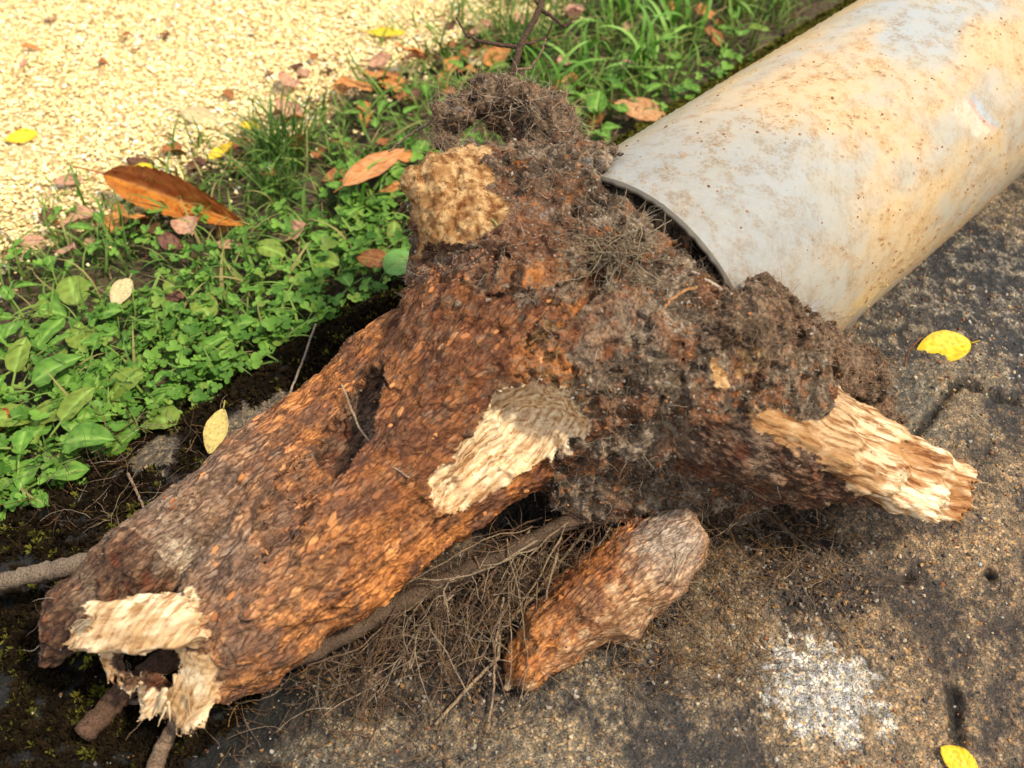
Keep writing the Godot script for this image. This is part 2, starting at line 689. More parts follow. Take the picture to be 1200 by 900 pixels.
# ---------------------------------------------------------------- the ground: soil, gravel bed, concrete
func build_ground(grit: Texture2D) -> void:
	# one wide sheet of earth to the horizon
	var m := material(0.95, grit, 0.4, 3.0)
	var nz := noise(FastNoiseLite.TYPE_SIMPLEX, 30.0, 4, 9)
	var big := MB.new()
	var xs := [-60.0, -20.0, -6.0, -2.0]
	for i in 61:
		xs.append(-1.2 + i * 0.045)
	xs.append_array([2.5, 6.0, 20.0, 60.0])
	for a in xs:
		for b in xs:
			var q := Vector3(a, 0, b)
			var k := 0.5 + 0.5 * nz.get_noise_3dv(q)
			var near: bool = absf(a) < 2.2 and absf(b) < 2.2
			big.vert(q + Vector3(0, -0.034 + (0.004 * k if near else 0.0), 0), Color(0.05, 0.035, 0.02).lerp(Color(0.10, 0.075, 0.04), k) if near else Color(0.07, 0.09, 0.035))
	for i in xs.size() - 1:
		for j in xs.size() - 1:
			var n: int = xs.size()
			big.quad(i * n + j, i * n + j + 1, (i + 1) * n + j + 1, (i + 1) * n + j)
	obj("ground", big.commit(), m, null, "structure")

	# the gravel path's bed
	var bed := MB.new()
	var ns := 90
	var nt := 50
	for i in ns + 1:
		for j in nt + 1:
			var s := -3.0 + 6.5 * i / ns
			var t := 0.42 + 2.4 * j / nt
			var edge := ss(0.42, 0.53, t + nz.get_noise_2d(s * 0.3, 4.0) * 0.05)
			bed.vert(st(s, t, -0.040 + 0.016 * edge + nz.get_noise_2d(s, t) * 0.003), Color(0.50, 0.36, 0.17))
	for i in ns:
		for j in nt:
			var k := i * (nt + 1) + j
			bed.quad(k, k + nt + 1, k + nt + 2, k + 1)
	obj("gravel_path", bed.commit(), material(0.9, grit, 0.3, 6.0), null, "structure")

	# the concrete slab: fine where it is seen, coarse beyond
	var ss_ := []
	var x := -3.0
	while x < 3.5:
		ss_.append(x)
		x += 0.0023 if x > -0.50 and x < 0.62 else 0.08
	var ts := []
	x = -2.4
	while x < EDGE + 0.012:
		ts.append(x)
		x += 0.0023 if x > -0.52 else 0.08
	var f1 := noise(FastNoiseLite.TYPE_SIMPLEX, 9.0, 3, 21)
	var f2 := noise(FastNoiseLite.TYPE_SIMPLEX, 45.0, 3, 22)
	var f3 := noise(FastNoiseLite.TYPE_SIMPLEX, 210.0, 2, 23)
	var g_d := cells(240.0, FastNoiseLite.RETURN_DISTANCE, 24)
	var g_v := cells(240.0, FastNoiseLite.RETURN_CELL_VALUE, 24)
	var lich := Vector3(0.1966, 0.0000, 0.2688)
	var lich2 := Vector3(0.1711, 0.0000, 0.2378)
	var pale_a := Vector3(-0.1433, 0.0000, 0.2902)
	var step_pts := [Vector3(0.4062, 0.0000, 0.0188), Vector3(0.3660, 0.0000, -0.0029), Vector3(0.3370, 0.0000, 0.0298), Vector3(0.3102, 0.0000, 0.0582), Vector3(0.2830, 0.0000, 0.0967)]
	var step_mid := Vector3(0.3098, 0.0000, 0.0188)
	var rusty := Vector3(0.2994, 0.0000, 0.2126)
	var dark_a := Vector3(0.4021, 0.0000, -0.1269)
	var hole := Vector3(0.2735, 0.0000, 0.1805)
	var hole2 := Vector3(0.3334, 0.0000, 0.1791)
	var mcrack_a := Vector3(0.2815, 0.0000, 0.2648)
	var mcrack_b := Vector3(0.2751, 0.0000, 0.3000)
	var stump_shade_a := Vector3(-0.1020, 0.0000, 0.2285)  # line beneath the stump along which shade is painted on the slab
	var stump_shade_b := Vector3(0.0875, 0.0000, 0.1282)
	var stump_shade_c := Vector3(0.1875, 0.0000, 0.1282)
	var bare_a := Vector3(-0.2752, 0.0000, 0.0761)
	var bare_b := Vector3(-0.2303, 0.0000, 0.0548)
	var bare_c := Vector3(-0.1859, 0.0000, 0.0188)
	var con := MB.new()
	for s in ss_:
		for t in ts:
			var p := st(s, t)
			var a := f1.get_noise_3dv(p)
			var b := f2.get_noise_3dv(p)
			var fine := f3.get_noise_3dv(p)
			var gd := g_d.get_noise_3dv(p) + 1.0
			var gv := g_v.get_noise_3dv(p) * 0.5 + 0.5
			var y := a * 0.0022 + b * 0.0016 + fine * 0.0005 + (0.5 - gd) * 0.0011
			# broken, rounded edge
			var e: float = t - EDGE + b * 0.012 + a * 0.014
			y -= ss(-0.035, 0.0, e) * 0.010 + ss(-0.008, 0.012, e) * 0.04
			# colour: dark weathered skin, sand grains, paler worn places
			var worn := clampf(0.5 + a * 0.9 + b * 0.5, 0.0, 1.0)
			var base := Color(0.095, 0.088, 0.082).lerp(Color(0.52, 0.42, 0.28), ss(0.20, 0.85, worn + fine * 0.35))
			# orange tint towards the lower right, bluish dark patch by the pipe
			var q1: float = ss(0.28, 0.05, p.distance_to(rusty) + b * 0.03)
			base = base.lerp(Color(base.r * 1.15 + 0.04, base.g * 1.0 + 0.018, base.b * 0.85 + 0.006), q1 * 0.65)
			var q2: float = ss(0.17, 0.06, p.distance_to(dark_a) + b * 0.05)
			base = base.lerp(Color(0.075, 0.078, 0.092).lerp(Color(0.55, 0.52, 0.44), ss(0.10, 0.28, b * 0.8 + fine * 0.55)), q2 * 0.85)
			var q3: float = ss(0.10, 0.03, p.distance_to(pale_a) + b * 0.05 + fine * 0.02)
			base = base.lerp(Color(0.70, 0.62, 0.46).lerp(Color(0.30, 0.26, 0.19), ss(0.1, 0.6, gd)), q3 * 0.75)
			var q4: float = ss(0.055, 0.030, p.distance_to(step_mid) + b * 0.02)
			base = base.lerp(Color(0.42, 0.40, 0.33).lerp(Color(0.20, 0.185, 0.15), ss(-0.2, 0.5, fine + b)), q4 * 0.8)
			var stump_shade_d := minf(Geometry3D.get_closest_point_to_segment(p, stump_shade_a, stump_shade_b).distance_to(p), Geometry3D.get_closest_point_to_segment(p, stump_shade_b, stump_shade_c).distance_to(p) + 0.02)
			base = base.lerp(Color(0.055, 0.036, 0.022).lerp(Color(0.16, 0.10, 0.055), ss(0.0, 0.5, fine + b * 0.5)), ss(0.085, 0.035, stump_shade_d + b * 0.05 + fine * 0.015) * 0.85)  # dark brown painted in for the shade under the stump
			# the white lichen spot and a few pale flecks
			var ld := p.distance_to(lich) + b * 0.022 + fine * 0.006
			var li := ss(0.052, 0.026, ld)
			li = maxf(li, ss(0.022, 0.008, p.distance_to(lich2) + b * 0.01) * 0.5)
			var spk := ss(0.95, 0.45, gd + (1.0 - li) * 1.0 + fine * 0.3)
			base = base.lerp(Color(1.5, 1.36, 1.08), spk * minf(li * 2.2, 1.0))
			y += spk * li * 0.0009
			# joint and holes
			var cd := 1.0
			for k in step_pts.size() - 1:
				cd = minf(cd, p.distance_to(Geometry3D.get_closest_point_to_segment(p, step_pts[k], step_pts[k + 1])))
			cd += b * 0.003
			var md := p.distance_to(Geometry3D.get_closest_point_to_segment(p, mcrack_a, mcrack_b)) + b * 0.006
			var hd := minf(minf(p.distance_to(hole), p.distance_to(hole2)) + b * 0.006, minf(cd, md))
			y -= ss(0.007, 0.001, hd) * 0.006
			base = base.lerp(Color(0.02, 0.018, 0.013), ss(0.006, 0.0015, hd) * 0.85)
			# wet black edge
			var band := lerpf(0.02, 0.27, ss(0.08, -0.34, s)) + b * 0.03 + fine * 0.01
			var blk := ss(EDGE - 0.01 - band, EDGE - band - 0.035, t)
			base = base.lerp(Color(0.014, 0.012, 0.010).lerp(Color(0.04, 0.033, 0.024), ss(0.2, 0.7, fine + b)), 1.0 - blk)
			var bd := minf(p.distance_to(bare_a) - 0.008, Geometry3D.get_closest_point_to_segment(p, bare_b, bare_c).distance_to(p)) + b * 0.012
			base = base.lerp(Color(0.48, 0.40, 0.27).lerp(Color(0.22, 0.18, 0.13), ss(-0.2, 0.5, fine + b)), ss(0.020, 0.010, bd) * 0.85)
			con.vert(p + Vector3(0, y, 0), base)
	var nn := ts.size()
	for i in ss_.size() - 1:
		for j in nn - 1:
			var k := i * nn + j
			con.quad(k, k + nn, k + nn + 1, k + 1)
	var cm := material(0.75, tex_concrete[1], 0.10, 7.0, 0.45)
	cm.albedo_texture = tex_concrete[0]
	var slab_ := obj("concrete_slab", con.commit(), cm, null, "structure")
	# sand grains and small stones proud of the concrete
	var st1 := [stone_mesh(11), stone_mesh(12), stone_mesh(13)]
	for v in 3:
		var xf := []
		var cols := []
		for i in 5200:
			var s := rf(-0.42, 0.55)
			var t := rf(-0.5, 0.05)
			var p := st(s, t)
			var w := f1.get_noise_3dv(p)
			if rng.randf() > 0.55 + w * 0.8:
				continue
			var r := 0.0006 + 0.0013 * pow(rng.randf(), 2.5)
			var y := f1.get_noise_3dv(p) * 0.0022 + f2.get_noise_3dv(p) * 0.0016
			xf.append(Transform3D(basis_up(Vector3(rf(-1, 1), rf(-1, 1), rf(-1, 1)), rf(0, TAU)).scaled(Vector3.ONE * r), p + Vector3(0, y + r * 0.25, 0)))
			var c: Color = pick([Color(0.34, 0.19, 0.07), Color(0.42, 0.33, 0.20), Color(0.10, 0.09, 0.085), Color(0.05, 0.045, 0.045), Color(0.36, 0.33, 0.28), Color(0.26, 0.10, 0.04), Color(0.22, 0.16, 0.10)])
			cols.append(c * rf(0.7, 1.2))
		scatter("sand_grains", st1[v], material(0.7), xf, cols, slab_)

# ---------------------------------------------------------------- the plastic pipe
func build_pipe(grit: Texture2D) -> void:
	var root := thing("drain_pipe", "large weathered grey plastic pipe lying on the concrete, smeared with orange soil", "pipe", Vector3(MOUTH.x, 0, MOUTH.z))
	var R := 0.108
	var L := 1.35
	var side := PD.cross(Vector3.UP)
	var n1 := noise(FastNoiseLite.TYPE_SIMPLEX, 9.0, 3, 31)
	var n2 := noise(FastNoiseLite.TYPE_SIMPLEX, 40.0, 4, 32)
	var n3 := noise(FastNoiseLite.TYPE_SIMPLEX, 170.0, 3, 33)
	var n4 := noise(FastNoiseLite.TYPE_SIMPLEX, 420.0, 2, 34)
	var local := MOUTH - Vector3(MOUTH.x, 0, MOUTH.z)
	var b := MB.new()
	var na := 330
	var zs := []
	var z := 0.0025
	while z < L:
		zs.append(z)
		z += 0.0021 if z < 0.72 else 0.03
	zs.append(L)
	var scrape_c := 0.0
	for zz in zs:
		for k in na:
			var a := TAU * k / na
			var o := Vector3.UP * cos(a) + side * sin(a)
			var p: Vector3 = o * R + PD * zz
			var q := Vector3(p.dot(PD) * 0.55, p.y, p.dot(side))
			var w := p + MOUTH
			var c := Color(0.375, 0.345, 0.28)
			var big := n1.get_noise_3dv(q)
			var mid := n2.get_noise_3dv(q)
			var sm := n3.get_noise_3dv(q)
			var ti := n4.get_noise_3dv(w)
			c = c.lerp(Color(0.33, 0.355, 0.365), ss(0.05, 0.5, -big + mid * 0.5) * 0.7)
			# a film of ochre clay, thick on the low side and along the length
			var low := ss(0.2, -0.6, cos(a)) * 0.25
			var film := ss(-0.25, 0.55, big + mid * 0.35 + low + ss(0.05, 0.32, zz) * 0.44 - 0.20)
			c = c.lerp(Color(0.58, 0.385, 0.16), film * 0.62)
			# soil crumbs smeared on
			var dirt := ss(0.34, 0.66, sm * 0.9 + mid * 0.35 + big * 0.35 + ss(0.05, 0.3, zz) * 0.1)
			c = c.lerp(Color(0.52, 0.30, 0.12), dirt * 0.35)
			c = c.lerp(Color(0.16, 0.075, 0.03), ss(0.46, 0.66, ti * 0.6 + dirt * 0.35 + mid * 0.2) * 0.8)
			# dull dusty end
			var dust := ss(0.20, 0.0, zz - 0.02 * mid + 0.02 * big) * ss(-0.35, 0.45, cos(a) + sin(a) * -0.2)
			c = c.lerp(Color(0.25, 0.245, 0.23).lerp(Color(0.30, 0.285, 0.25), ss(-0.1, 0.6, sm * 0.35 + mid * 0.2 + ti * 0.6)), dust * 0.8)
			# a scuff of old paint, curved, pink beside grey
			var sa := clampf((a - 0.74) / 0.34, 0.0, 1.0)
			if a > 0.70 and a < 1.12 and zz > 0.27 and zz < 0.35:
				var u: float = zz - (0.303 + 0.024 * sa * sa) + mid * 0.002
				var fade := ss(0.70, 0.78, a) * ss(1.12, 1.02, a)
				c = c.lerp(Color(0.56, 0.50, 0.38), ss(0.016, 0.008, absf(u + 0.010)) * fade * 0.7)
				c = c.lerp(Color(0.34, 0.40, 0.46), ss(0.006, 0.002, absf(u - 0.006)) * fade * 0.7)
				c = c.lerp(Color(0.55, 0.26, 0.20), ss(0.0035, 0.0012, absf(u)) * fade * 0.6)
			b.vert(local + p + o * (dirt * 0.0008 * ss(-0.2, 0.4, ti)), c)
	for i in zs.size() - 1:
		for k in na:
			var k2 := (k + 1) % na
			b.quad(i * na + k, i * na + k2, (i + 1) * na + k2, (i + 1) * na + k)
	var m := material(0.30, null, 0.0, 1.0, 0.45)
	m.uv1_triplanar = true
	m.uv1_world_triplanar = true
	m.uv1_scale = Vector3.ONE * 6.0
	m.albedo_texture = speck_texture()
	obj("outer_wall", b.commit(), m, root)
	var inner := MB.new()
	for zz in [0.0025, 0.05, 0.2, 0.6, L]:
		for k in 96:
			var a := TAU * k / 96
			inner.vert(local + (Vector3.UP * cos(a) + side * sin(a)) * (R - 0.0042) + PD * zz, Color(0.20, 0.17, 0.13))
	for i in 4:
		for k in 96:
			inner.quad(i * 96 + k, (i + 1) * 96 + k, (i + 1) * 96 + (k + 1) % 96, i * 96 + (k + 1) % 96)
	obj("inner_wall", inner.commit(), material(0.6), root)
	var rim := MB.new()
	var prof := [Vector2(R, 0.0025), Vector2(R - 0.001, 0.0004), Vector2(R - 0.002, 0.0), Vector2(R - 0.0034, 0.0005), Vector2(R - 0.0042, 0.0025)]
	for pr in prof:
		for k in 160:
			var a := TAU * k / 160
			var j := n2.get_noise_2d(cos(a) * 0.3, sin(a) * 0.3) * 0.0012
			rim.vert(local + (Vector3.UP * cos(a) + side * sin(a)) * pr.x + PD * (pr.y + j * (1.0 if pr.y < 0.002 else 0.0)), Color(0.13, 0.11, 0.085))
	for i in prof.size() - 1:
		for k in 160:
			rim.quad(i * 160 + k, (i + 1) * 160 + k, (i + 1) * 160 + (k + 1) % 160, i * 160 + (k + 1) % 160)
	obj("rim", rim.commit(), material(0.5), root)
	# crumbs of soil stuck to the wall
	var xf := []
	var cols := []
	for i in 6000:
		var a := rf(-0.6, 2.3)
		var zz := rf(0.01, 0.62)
		var o := Vector3.UP * cos(a) + side * sin(a)
		var p: Vector3 = o * R + PD * zz
		var q := Vector3(p.dot(PD) * 0.55, p.y, p.dot(side))
		if n3.get_noise_3dv(q) * 0.8 + n2.get_noise_3dv(q) * 0.6 + n1.get_noise_3dv(q) * 0.4 < 0.22:
			continue
		var r := 0.0003 + 0.0010 * pow(rng.randf(), 4.0)
		xf.append(Transform3D(basis_up(o, rf(0, TAU)).scaled(Vector3(r, r * 0.6, r) * rf(0.8, 1.3)), local + p))
		cols.append((pick([Color(0.30, 0.14, 0.05), Color(0.42, 0.23, 0.09), Color(0.16, 0.08, 0.035)]) as Color) * rf(0.7, 1.1))
	scatter("soil_crumbs", stone_mesh(41), material(0.9), xf, cols, root)

# ---------------------------------------------------------------- the stump
var stump: Node3D
var tex_bark := []
var tex_soil := []
var tex_concrete := []
var tex_wood := []
var stump_v := PackedVector3Array()
var stump_n := PackedVector3Array()
var stump_m := PackedInt32Array()
var stump_p := PackedInt32Array()
var part_node := {}

func shape_stump() -> void:
	var T := P_TRUNK
	# trunk, filling the mouth of the pipe
	cap(Vector3(-0.0323, 0.1650, -0.0209), Vector3(-0.0333, 0.1150, 0.0394), 0.034, 0.036, T, SOIL, 0.03)
	cap(Vector3(-0.0049, 0.1500, -0.0088), Vector3(0.0228, 0.1250, 0.0893), 0.058, 0.063, T, SOIL, 0.03)
	cap(Vector3(0.0497, 0.1550, -0.0064), Vector3(0.0883, 0.1250, 0.0893), 0.058, 0.070, T, SOIL, 0.03)
	cap(Vector3(0.0917, 0.1200, 0.0884), Vector3(0.1370, 0.1300, 0.1212), 0.062, 0.042, T, SOIL, 0.03)
	cap(Vector3(0.0516, 0.0600, 0.0295), Vector3(0.1236, 0.0700, 0.0653), 0.070, 0.060, T, SOIL, 0.03)
	# thick root to the lower left: a main lobe and an upper lobe
	cap(Vector3(-0.0047, 0.0920, 0.0986), Vector3(-0.1159, 0.0740, 0.2010), 0.056, 0.047, P_ROOT, BARK, 0.045)
	cap(Vector3(-0.1159, 0.0740, 0.2010), Vector3(-0.1613, 0.0640, 0.2449), 0.047, 0.041, P_ROOT, BARK, 0.028)
	cap(Vector3(-0.1568, 0.0500, 0.2503), Vector3(-0.1741, 0.0450, 0.2687), 0.030, 0.024, P_ROOT, BARK, 0.02)
	cap(Vector3(0.0028, 0.1450, 0.0855), Vector3(-0.0447, 0.1050, 0.1285), 0.050, 0.046, P_ROOT, BARK, 0.045)
	cap(Vector3(-0.0737, 0.0950, 0.0622), Vector3(-0.1600, 0.0720, 0.1565), 0.034, 0.034, P_ROOT, BARK, 0.009)
	cap(Vector3(-0.1600, 0.0720, 0.1565), Vector3(-0.2305, 0.0640, 0.2165), 0.034, 0.027, P_ROOT, BARK, 0.009)
	cap(Vector3(-0.2292, 0.0660, 0.2197), Vector3(-0.2674, 0.0550, 0.2455), 0.027, 0.018, P_ROOT, DARK, 0.014)
	cap(Vector3(-0.2674, 0.0550, 0.2455), Vector3(-0.2824, 0.0400, 0.2639), 0.016, 0.008, P_ROOT, DARK, 0.010)
	# ridge between trunk and root, bark flaps at the trunk's foot
	cap(Vector3(-0.0228, 0.1300, 0.0822), Vector3(-0.0521, 0.1200, 0.1307), 0.030, 0.022, P_ROOT, BARK, 0.04)
	slab(Vector3(-0.0875, 0.1080, 0.0496), frame(Vector3(0.7, 0.35, -0.5), Vector3(-0.3, 0.8, 0.5)), Vector3(0.026, 0.011, 0.0035), 0.003, P_ROOT, DARK)
	slab(Vector3(-0.0975, 0.1040, 0.0626), frame(Vector3(0.8, 0.25, -0.4), Vector3(-0.1, 0.9, 0.3)), Vector3(0.016, 0.008, 0.003), 0.0025, P_ROOT, DARK)
	# torn wood at the root's end
	slab(Vector3(-0.2083, 0.0920, 0.2712), frame(Vector3(0.97, 0.06, -0.10), Vector3(-0.25, 0.66, 0.68)), Vector3(0.031, 0.014, 0.008), 0.0018, P_ROOT, WOOD, 0.006)
	slab(Vector3(-0.2472, 0.0700, 0.2638), frame(Vector3(0.8, 0.15, -0.35), Vector3(-0.2, 0.8, 0.5)), Vector3(0.014, 0.006, 0.004), 0.003, P_ROOT, WOOD)
	slab(Vector3(-0.2297, 0.0620, 0.2776), frame(Vector3(0.12, -0.85, 0.45), Vector3(-0.3, 0.35, 0.85)), Vector3(0.015, 0.008, 0.005), 0.0015, P_ROOT, WOOD)
	slab(Vector3(-0.1943, 0.0570, 0.2783), frame(Vector3(-0.22, -0.72, 0.60), Vector3(-0.50, 0.52, 0.66)), Vector3(0.033, 0.025, 0.005), 0.0015, P_ROOT, WOOD)
	slab(Vector3(-0.2072, 0.0420, 0.2886), frame(Vector3(-0.75, -0.30, 0.45), Vector3(-0.35, 0.60, 0.70)), Vector3(0.014, 0.009, 0.004), 0.003, P_ROOT, WOOD)
	slab(Vector3(-0.1938, 0.0420, 0.2945), frame(Vector3(-0.1, -0.8, 0.6), Vector3(-0.35, 0.55, 0.70)), Vector3(0.011, 0.005, 0.003), 0.002, P_ROOT, WOOD)
	# stub of a sawn side branch at the top left
	cap(Vector3(-0.0647, 0.2020, 0.0022), Vector3(-0.0488, 0.2020, -0.0017), 0.0115, 0.0135, T, ROT, 0.010)
	cap(Vector3(-0.0491, 0.2000, -0.0045), Vector3(-0.0206, 0.1960, -0.0202), 0.014, 0.012, T, ROT, 0.012)
	cap(Vector3(-0.0449, 0.1920, 0.0076), Vector3(-0.0173, 0.1920, 0.0037), 0.017, 0.015, T, ROT, 0.014)
	cap(Vector3(-0.0453, 0.1870, 0.0289), Vector3(-0.0157, 0.1890, 0.0333), 0.017, 0.016, T, ROT, 0.014)
	cap(Vector3(-0.0079, 0.1920, 0.0912), Vector3(0.0480, 0.1960, 0.0748), 0.013, 0.012, T, SOIL, 0.012)
	cap(Vector3(0.0450, 0.1780, 0.1324), Vector3(0.0760, 0.1880, 0.1055), 0.008, 0.007, T, DARK, 0.006)
	cap(Vector3(0.0543, 0.1900, 0.0659), Vector3(0.0883, 0.1650, 0.1326), 0.018, 0.016, T, SOIL, 0.02)
	# right: crumbling shoulder, soil clumps against the pipe, and the split root
	cap(Vector3(0.1338, 0.1500, 0.1216), Vector3(0.1653, 0.1350, 0.1259), 0.034, 0.030, T, SOIL, 0.025)
	cap(Vector3(0.1445, 0.1760, 0.1201), Vector3(0.1527, 0.1860, 0.0979), 0.026, 0.010, P_CLUMP, SOIL, 0.014)
	cap(Vector3(0.1624, 0.1650, 0.1102), Vector3(0.1936, 0.1300, 0.0982), 0.020, 0.020, P_CLUMP, SOIL, 0.016)
	cap(Vector3(0.1970, 0.1200, 0.0924), Vector3(0.2517, 0.0750, 0.0615), 0.022, 0.018, P_CLUMP, SOIL, 0.016)
	cap(Vector3(0.2488, 0.0600, 0.0687), Vector3(0.2689, 0.0400, 0.0719), 0.019, 0.015, P_CLUMP, SOIL, 0.016)
	cap(Vector3(0.1405, 0.1150, 0.1430), Vector3(0.1919, 0.0850, 0.1410), 0.036, 0.030, P_SPLIT, DARK, 0.02)
	cap(Vector3(0.1919, 0.0850, 0.1410), Vector3(0.2357, 0.0560, 0.1443), 0.028, 0.017, P_SPLIT, DARK, 0.02)
	slab(Vector3(0.1786, 0.1280, 0.1485), frame(Vector3(0.90, -0.50, 0.02), Vector3(0.52, 0.82, 0.18)), Vector3(0.036, 0.017, 0.005), 0.0018, P_SPLIT, WOOD, 0.018)
	slab(Vector3(0.2172, 0.1040, 0.1458), frame(Vector3(0.86, -0.48, 0.18), Vector3(0.44, 0.84, 0.28)), Vector3(0.038, 0.021, 0.005), 0.0018, P_SPLIT, WOOD, 0.020)
	slab(Vector3(0.2533, 0.0780, 0.1469), frame(Vector3(0.86, -0.44, 0.22), Vector3(0.34, 0.86, 0.36)), Vector3(0.036, 0.023, 0.005), 0.0018, P_SPLIT, WOOD, 0.020)
	slab(Vector3(0.2836, 0.0600, 0.1474), frame(Vector3(0.92, -0.36, 0.16), Vector3(0.26, 0.86, 0.44)), Vector3(0.028, 0.021, 0.005), 0.0018, P_SPLIT, WOOD, 0.016)
	# soil under the lip
	cap(Vector3(0.0527, 0.0600, 0.1320), Vector3(0.1477, 0.0550, 0.1280), 0.034, 0.034, T, SOIL, 0.02)
	cap(Vector3(0.0870, 0.0200, 0.1122), Vector3(0.1617, 0.0200, 0.1122), 0.030, 0.030, T, SOIL, 0.02)
	# the small root below
	cap(Vector3(0.1065, 0.0340, 0.1820), Vector3(0.0833, 0.0320, 0.2007), 0.024, 0.028, P_SMALL, SMALLBARK, 0.012)
	cap(Vector3(0.0833, 0.0320, 0.2007), Vector3(0.0554, 0.0300, 0.2187), 0.027, 0.024, P_SMALL, SMALLBARK, 0.012)
	cap(Vector3(0.0554, 0.0300, 0.2187), Vector3(0.0284, 0.0220, 0.2388), 0.024, 0.019, P_SMALL, SMALLBARK, 0.012)
	cap(Vector3(0.0284, 0.0220, 0.2388), Vector3(0.0086, 0.0140, 0.2584), 0.019, 0.0135, P_SMALL, SMALLBARK, 0.010)
	cap(Vector3(0.0742, 0.0220, 0.2346), Vector3(0.0694, 0.0160, 0.2380), 0.012, 0.005, P_SMALL, SMALLBARK, 0.010)
	cap(Vector3(0.0000, 0.0100, 0.2639), Vector3(-0.0032, 0.0060, 0.2683), 0.0045, 0.002, P_SMALL, WOOD, 0.003)
	cap(Vector3(0.0135, 0.0120, 0.2591), Vector3(0.0119, 0.0080, 0.2641), 0.006, 0.003, P_SMALL, WOOD, 0.003)
	# mat of dry roots arching over the top
	var M := P_MAT
	cap(Vector3(-0.0472, 0.1850, -0.0636), Vector3(-0.0461, 0.1920, -0.0885), 0.006, 0.010, M, SOIL, 0.008)
	cap(Vector3(-0.0461, 0.1920, -0.0885), Vector3(-0.0178, 0.1980, -0.1020), 0.011, 0.012, M, SOIL, 0.008)
	cap(Vector3(-0.0178, 0.1980, -0.1020), Vector3(0.0203, 0.1920, -0.0943), 0.013, 0.017, M, SOIL, 0.01)
	cap(Vector3(0.0203, 0.1920, -0.0943), Vector3(0.0290, 0.1800, -0.0733), 0.018, 0.017, M, SOIL, 0.01)
	cap(Vector3(0.0000, 0.1800, -0.1076), Vector3(0.0256, 0.1780, -0.0875), 0.014, 0.018, M, SOIL, 0.01)
	# ---- bites
	# hollow in the root and the groove running down from it
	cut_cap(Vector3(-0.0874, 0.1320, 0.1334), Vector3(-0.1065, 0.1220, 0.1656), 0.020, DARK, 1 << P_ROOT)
	cut_cap(Vector3(-0.1060, 0.1240, 0.1673), Vector3(-0.1464, 0.1240, 0.2304), 0.0175, BARK, 1 << P_ROOT)
	# torn end of the root: a cave under the wooden shelf
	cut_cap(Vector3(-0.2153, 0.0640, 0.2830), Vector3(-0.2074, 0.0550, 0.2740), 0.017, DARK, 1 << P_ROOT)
	# rotten wood at the right shoulder
	cut_cap(Vector3(0.1309, 0.1870, 0.1624), Vector3(0.1390, 0.1810, 0.1728), 0.0205, ROT, (1 << P_TRUNK) | (1 << P_CLUMP))
	# a flat scar of bare wood on the flank
	cut_cap(Vector3(-0.0193, 0.1190, 0.2038), Vector3(0.0031, 0.1270, 0.1791), 0.030, WOOD, (1 << P_ROOT) | (1 << P_TRUNK))
	cut_cap(Vector3(0.0031, 0.1280, 0.1825), Vector3(0.0124, 0.1360, 0.1678), 0.032, WOOD, (1 << P_ROOT) | (1 << P_TRUNK))
	cut_cap(Vector3(-0.0052, 0.1120, 0.1948), Vector3(0.0135, 0.1200, 0.1828), 0.022, WOOD, (1 << P_ROOT) | (1 << P_TRUNK))
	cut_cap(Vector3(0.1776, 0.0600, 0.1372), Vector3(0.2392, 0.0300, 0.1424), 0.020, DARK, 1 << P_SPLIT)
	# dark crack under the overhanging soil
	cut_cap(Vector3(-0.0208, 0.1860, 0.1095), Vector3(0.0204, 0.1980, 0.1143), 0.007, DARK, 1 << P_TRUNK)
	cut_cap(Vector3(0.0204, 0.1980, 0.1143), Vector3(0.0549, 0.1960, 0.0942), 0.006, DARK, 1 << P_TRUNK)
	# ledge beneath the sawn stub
	cut_cap(Vector3(-0.0600, 0.1720, 0.0442), Vector3(-0.0053, 0.1980, 0.0821), 0.009, DARK, 1 << P_TRUNK)

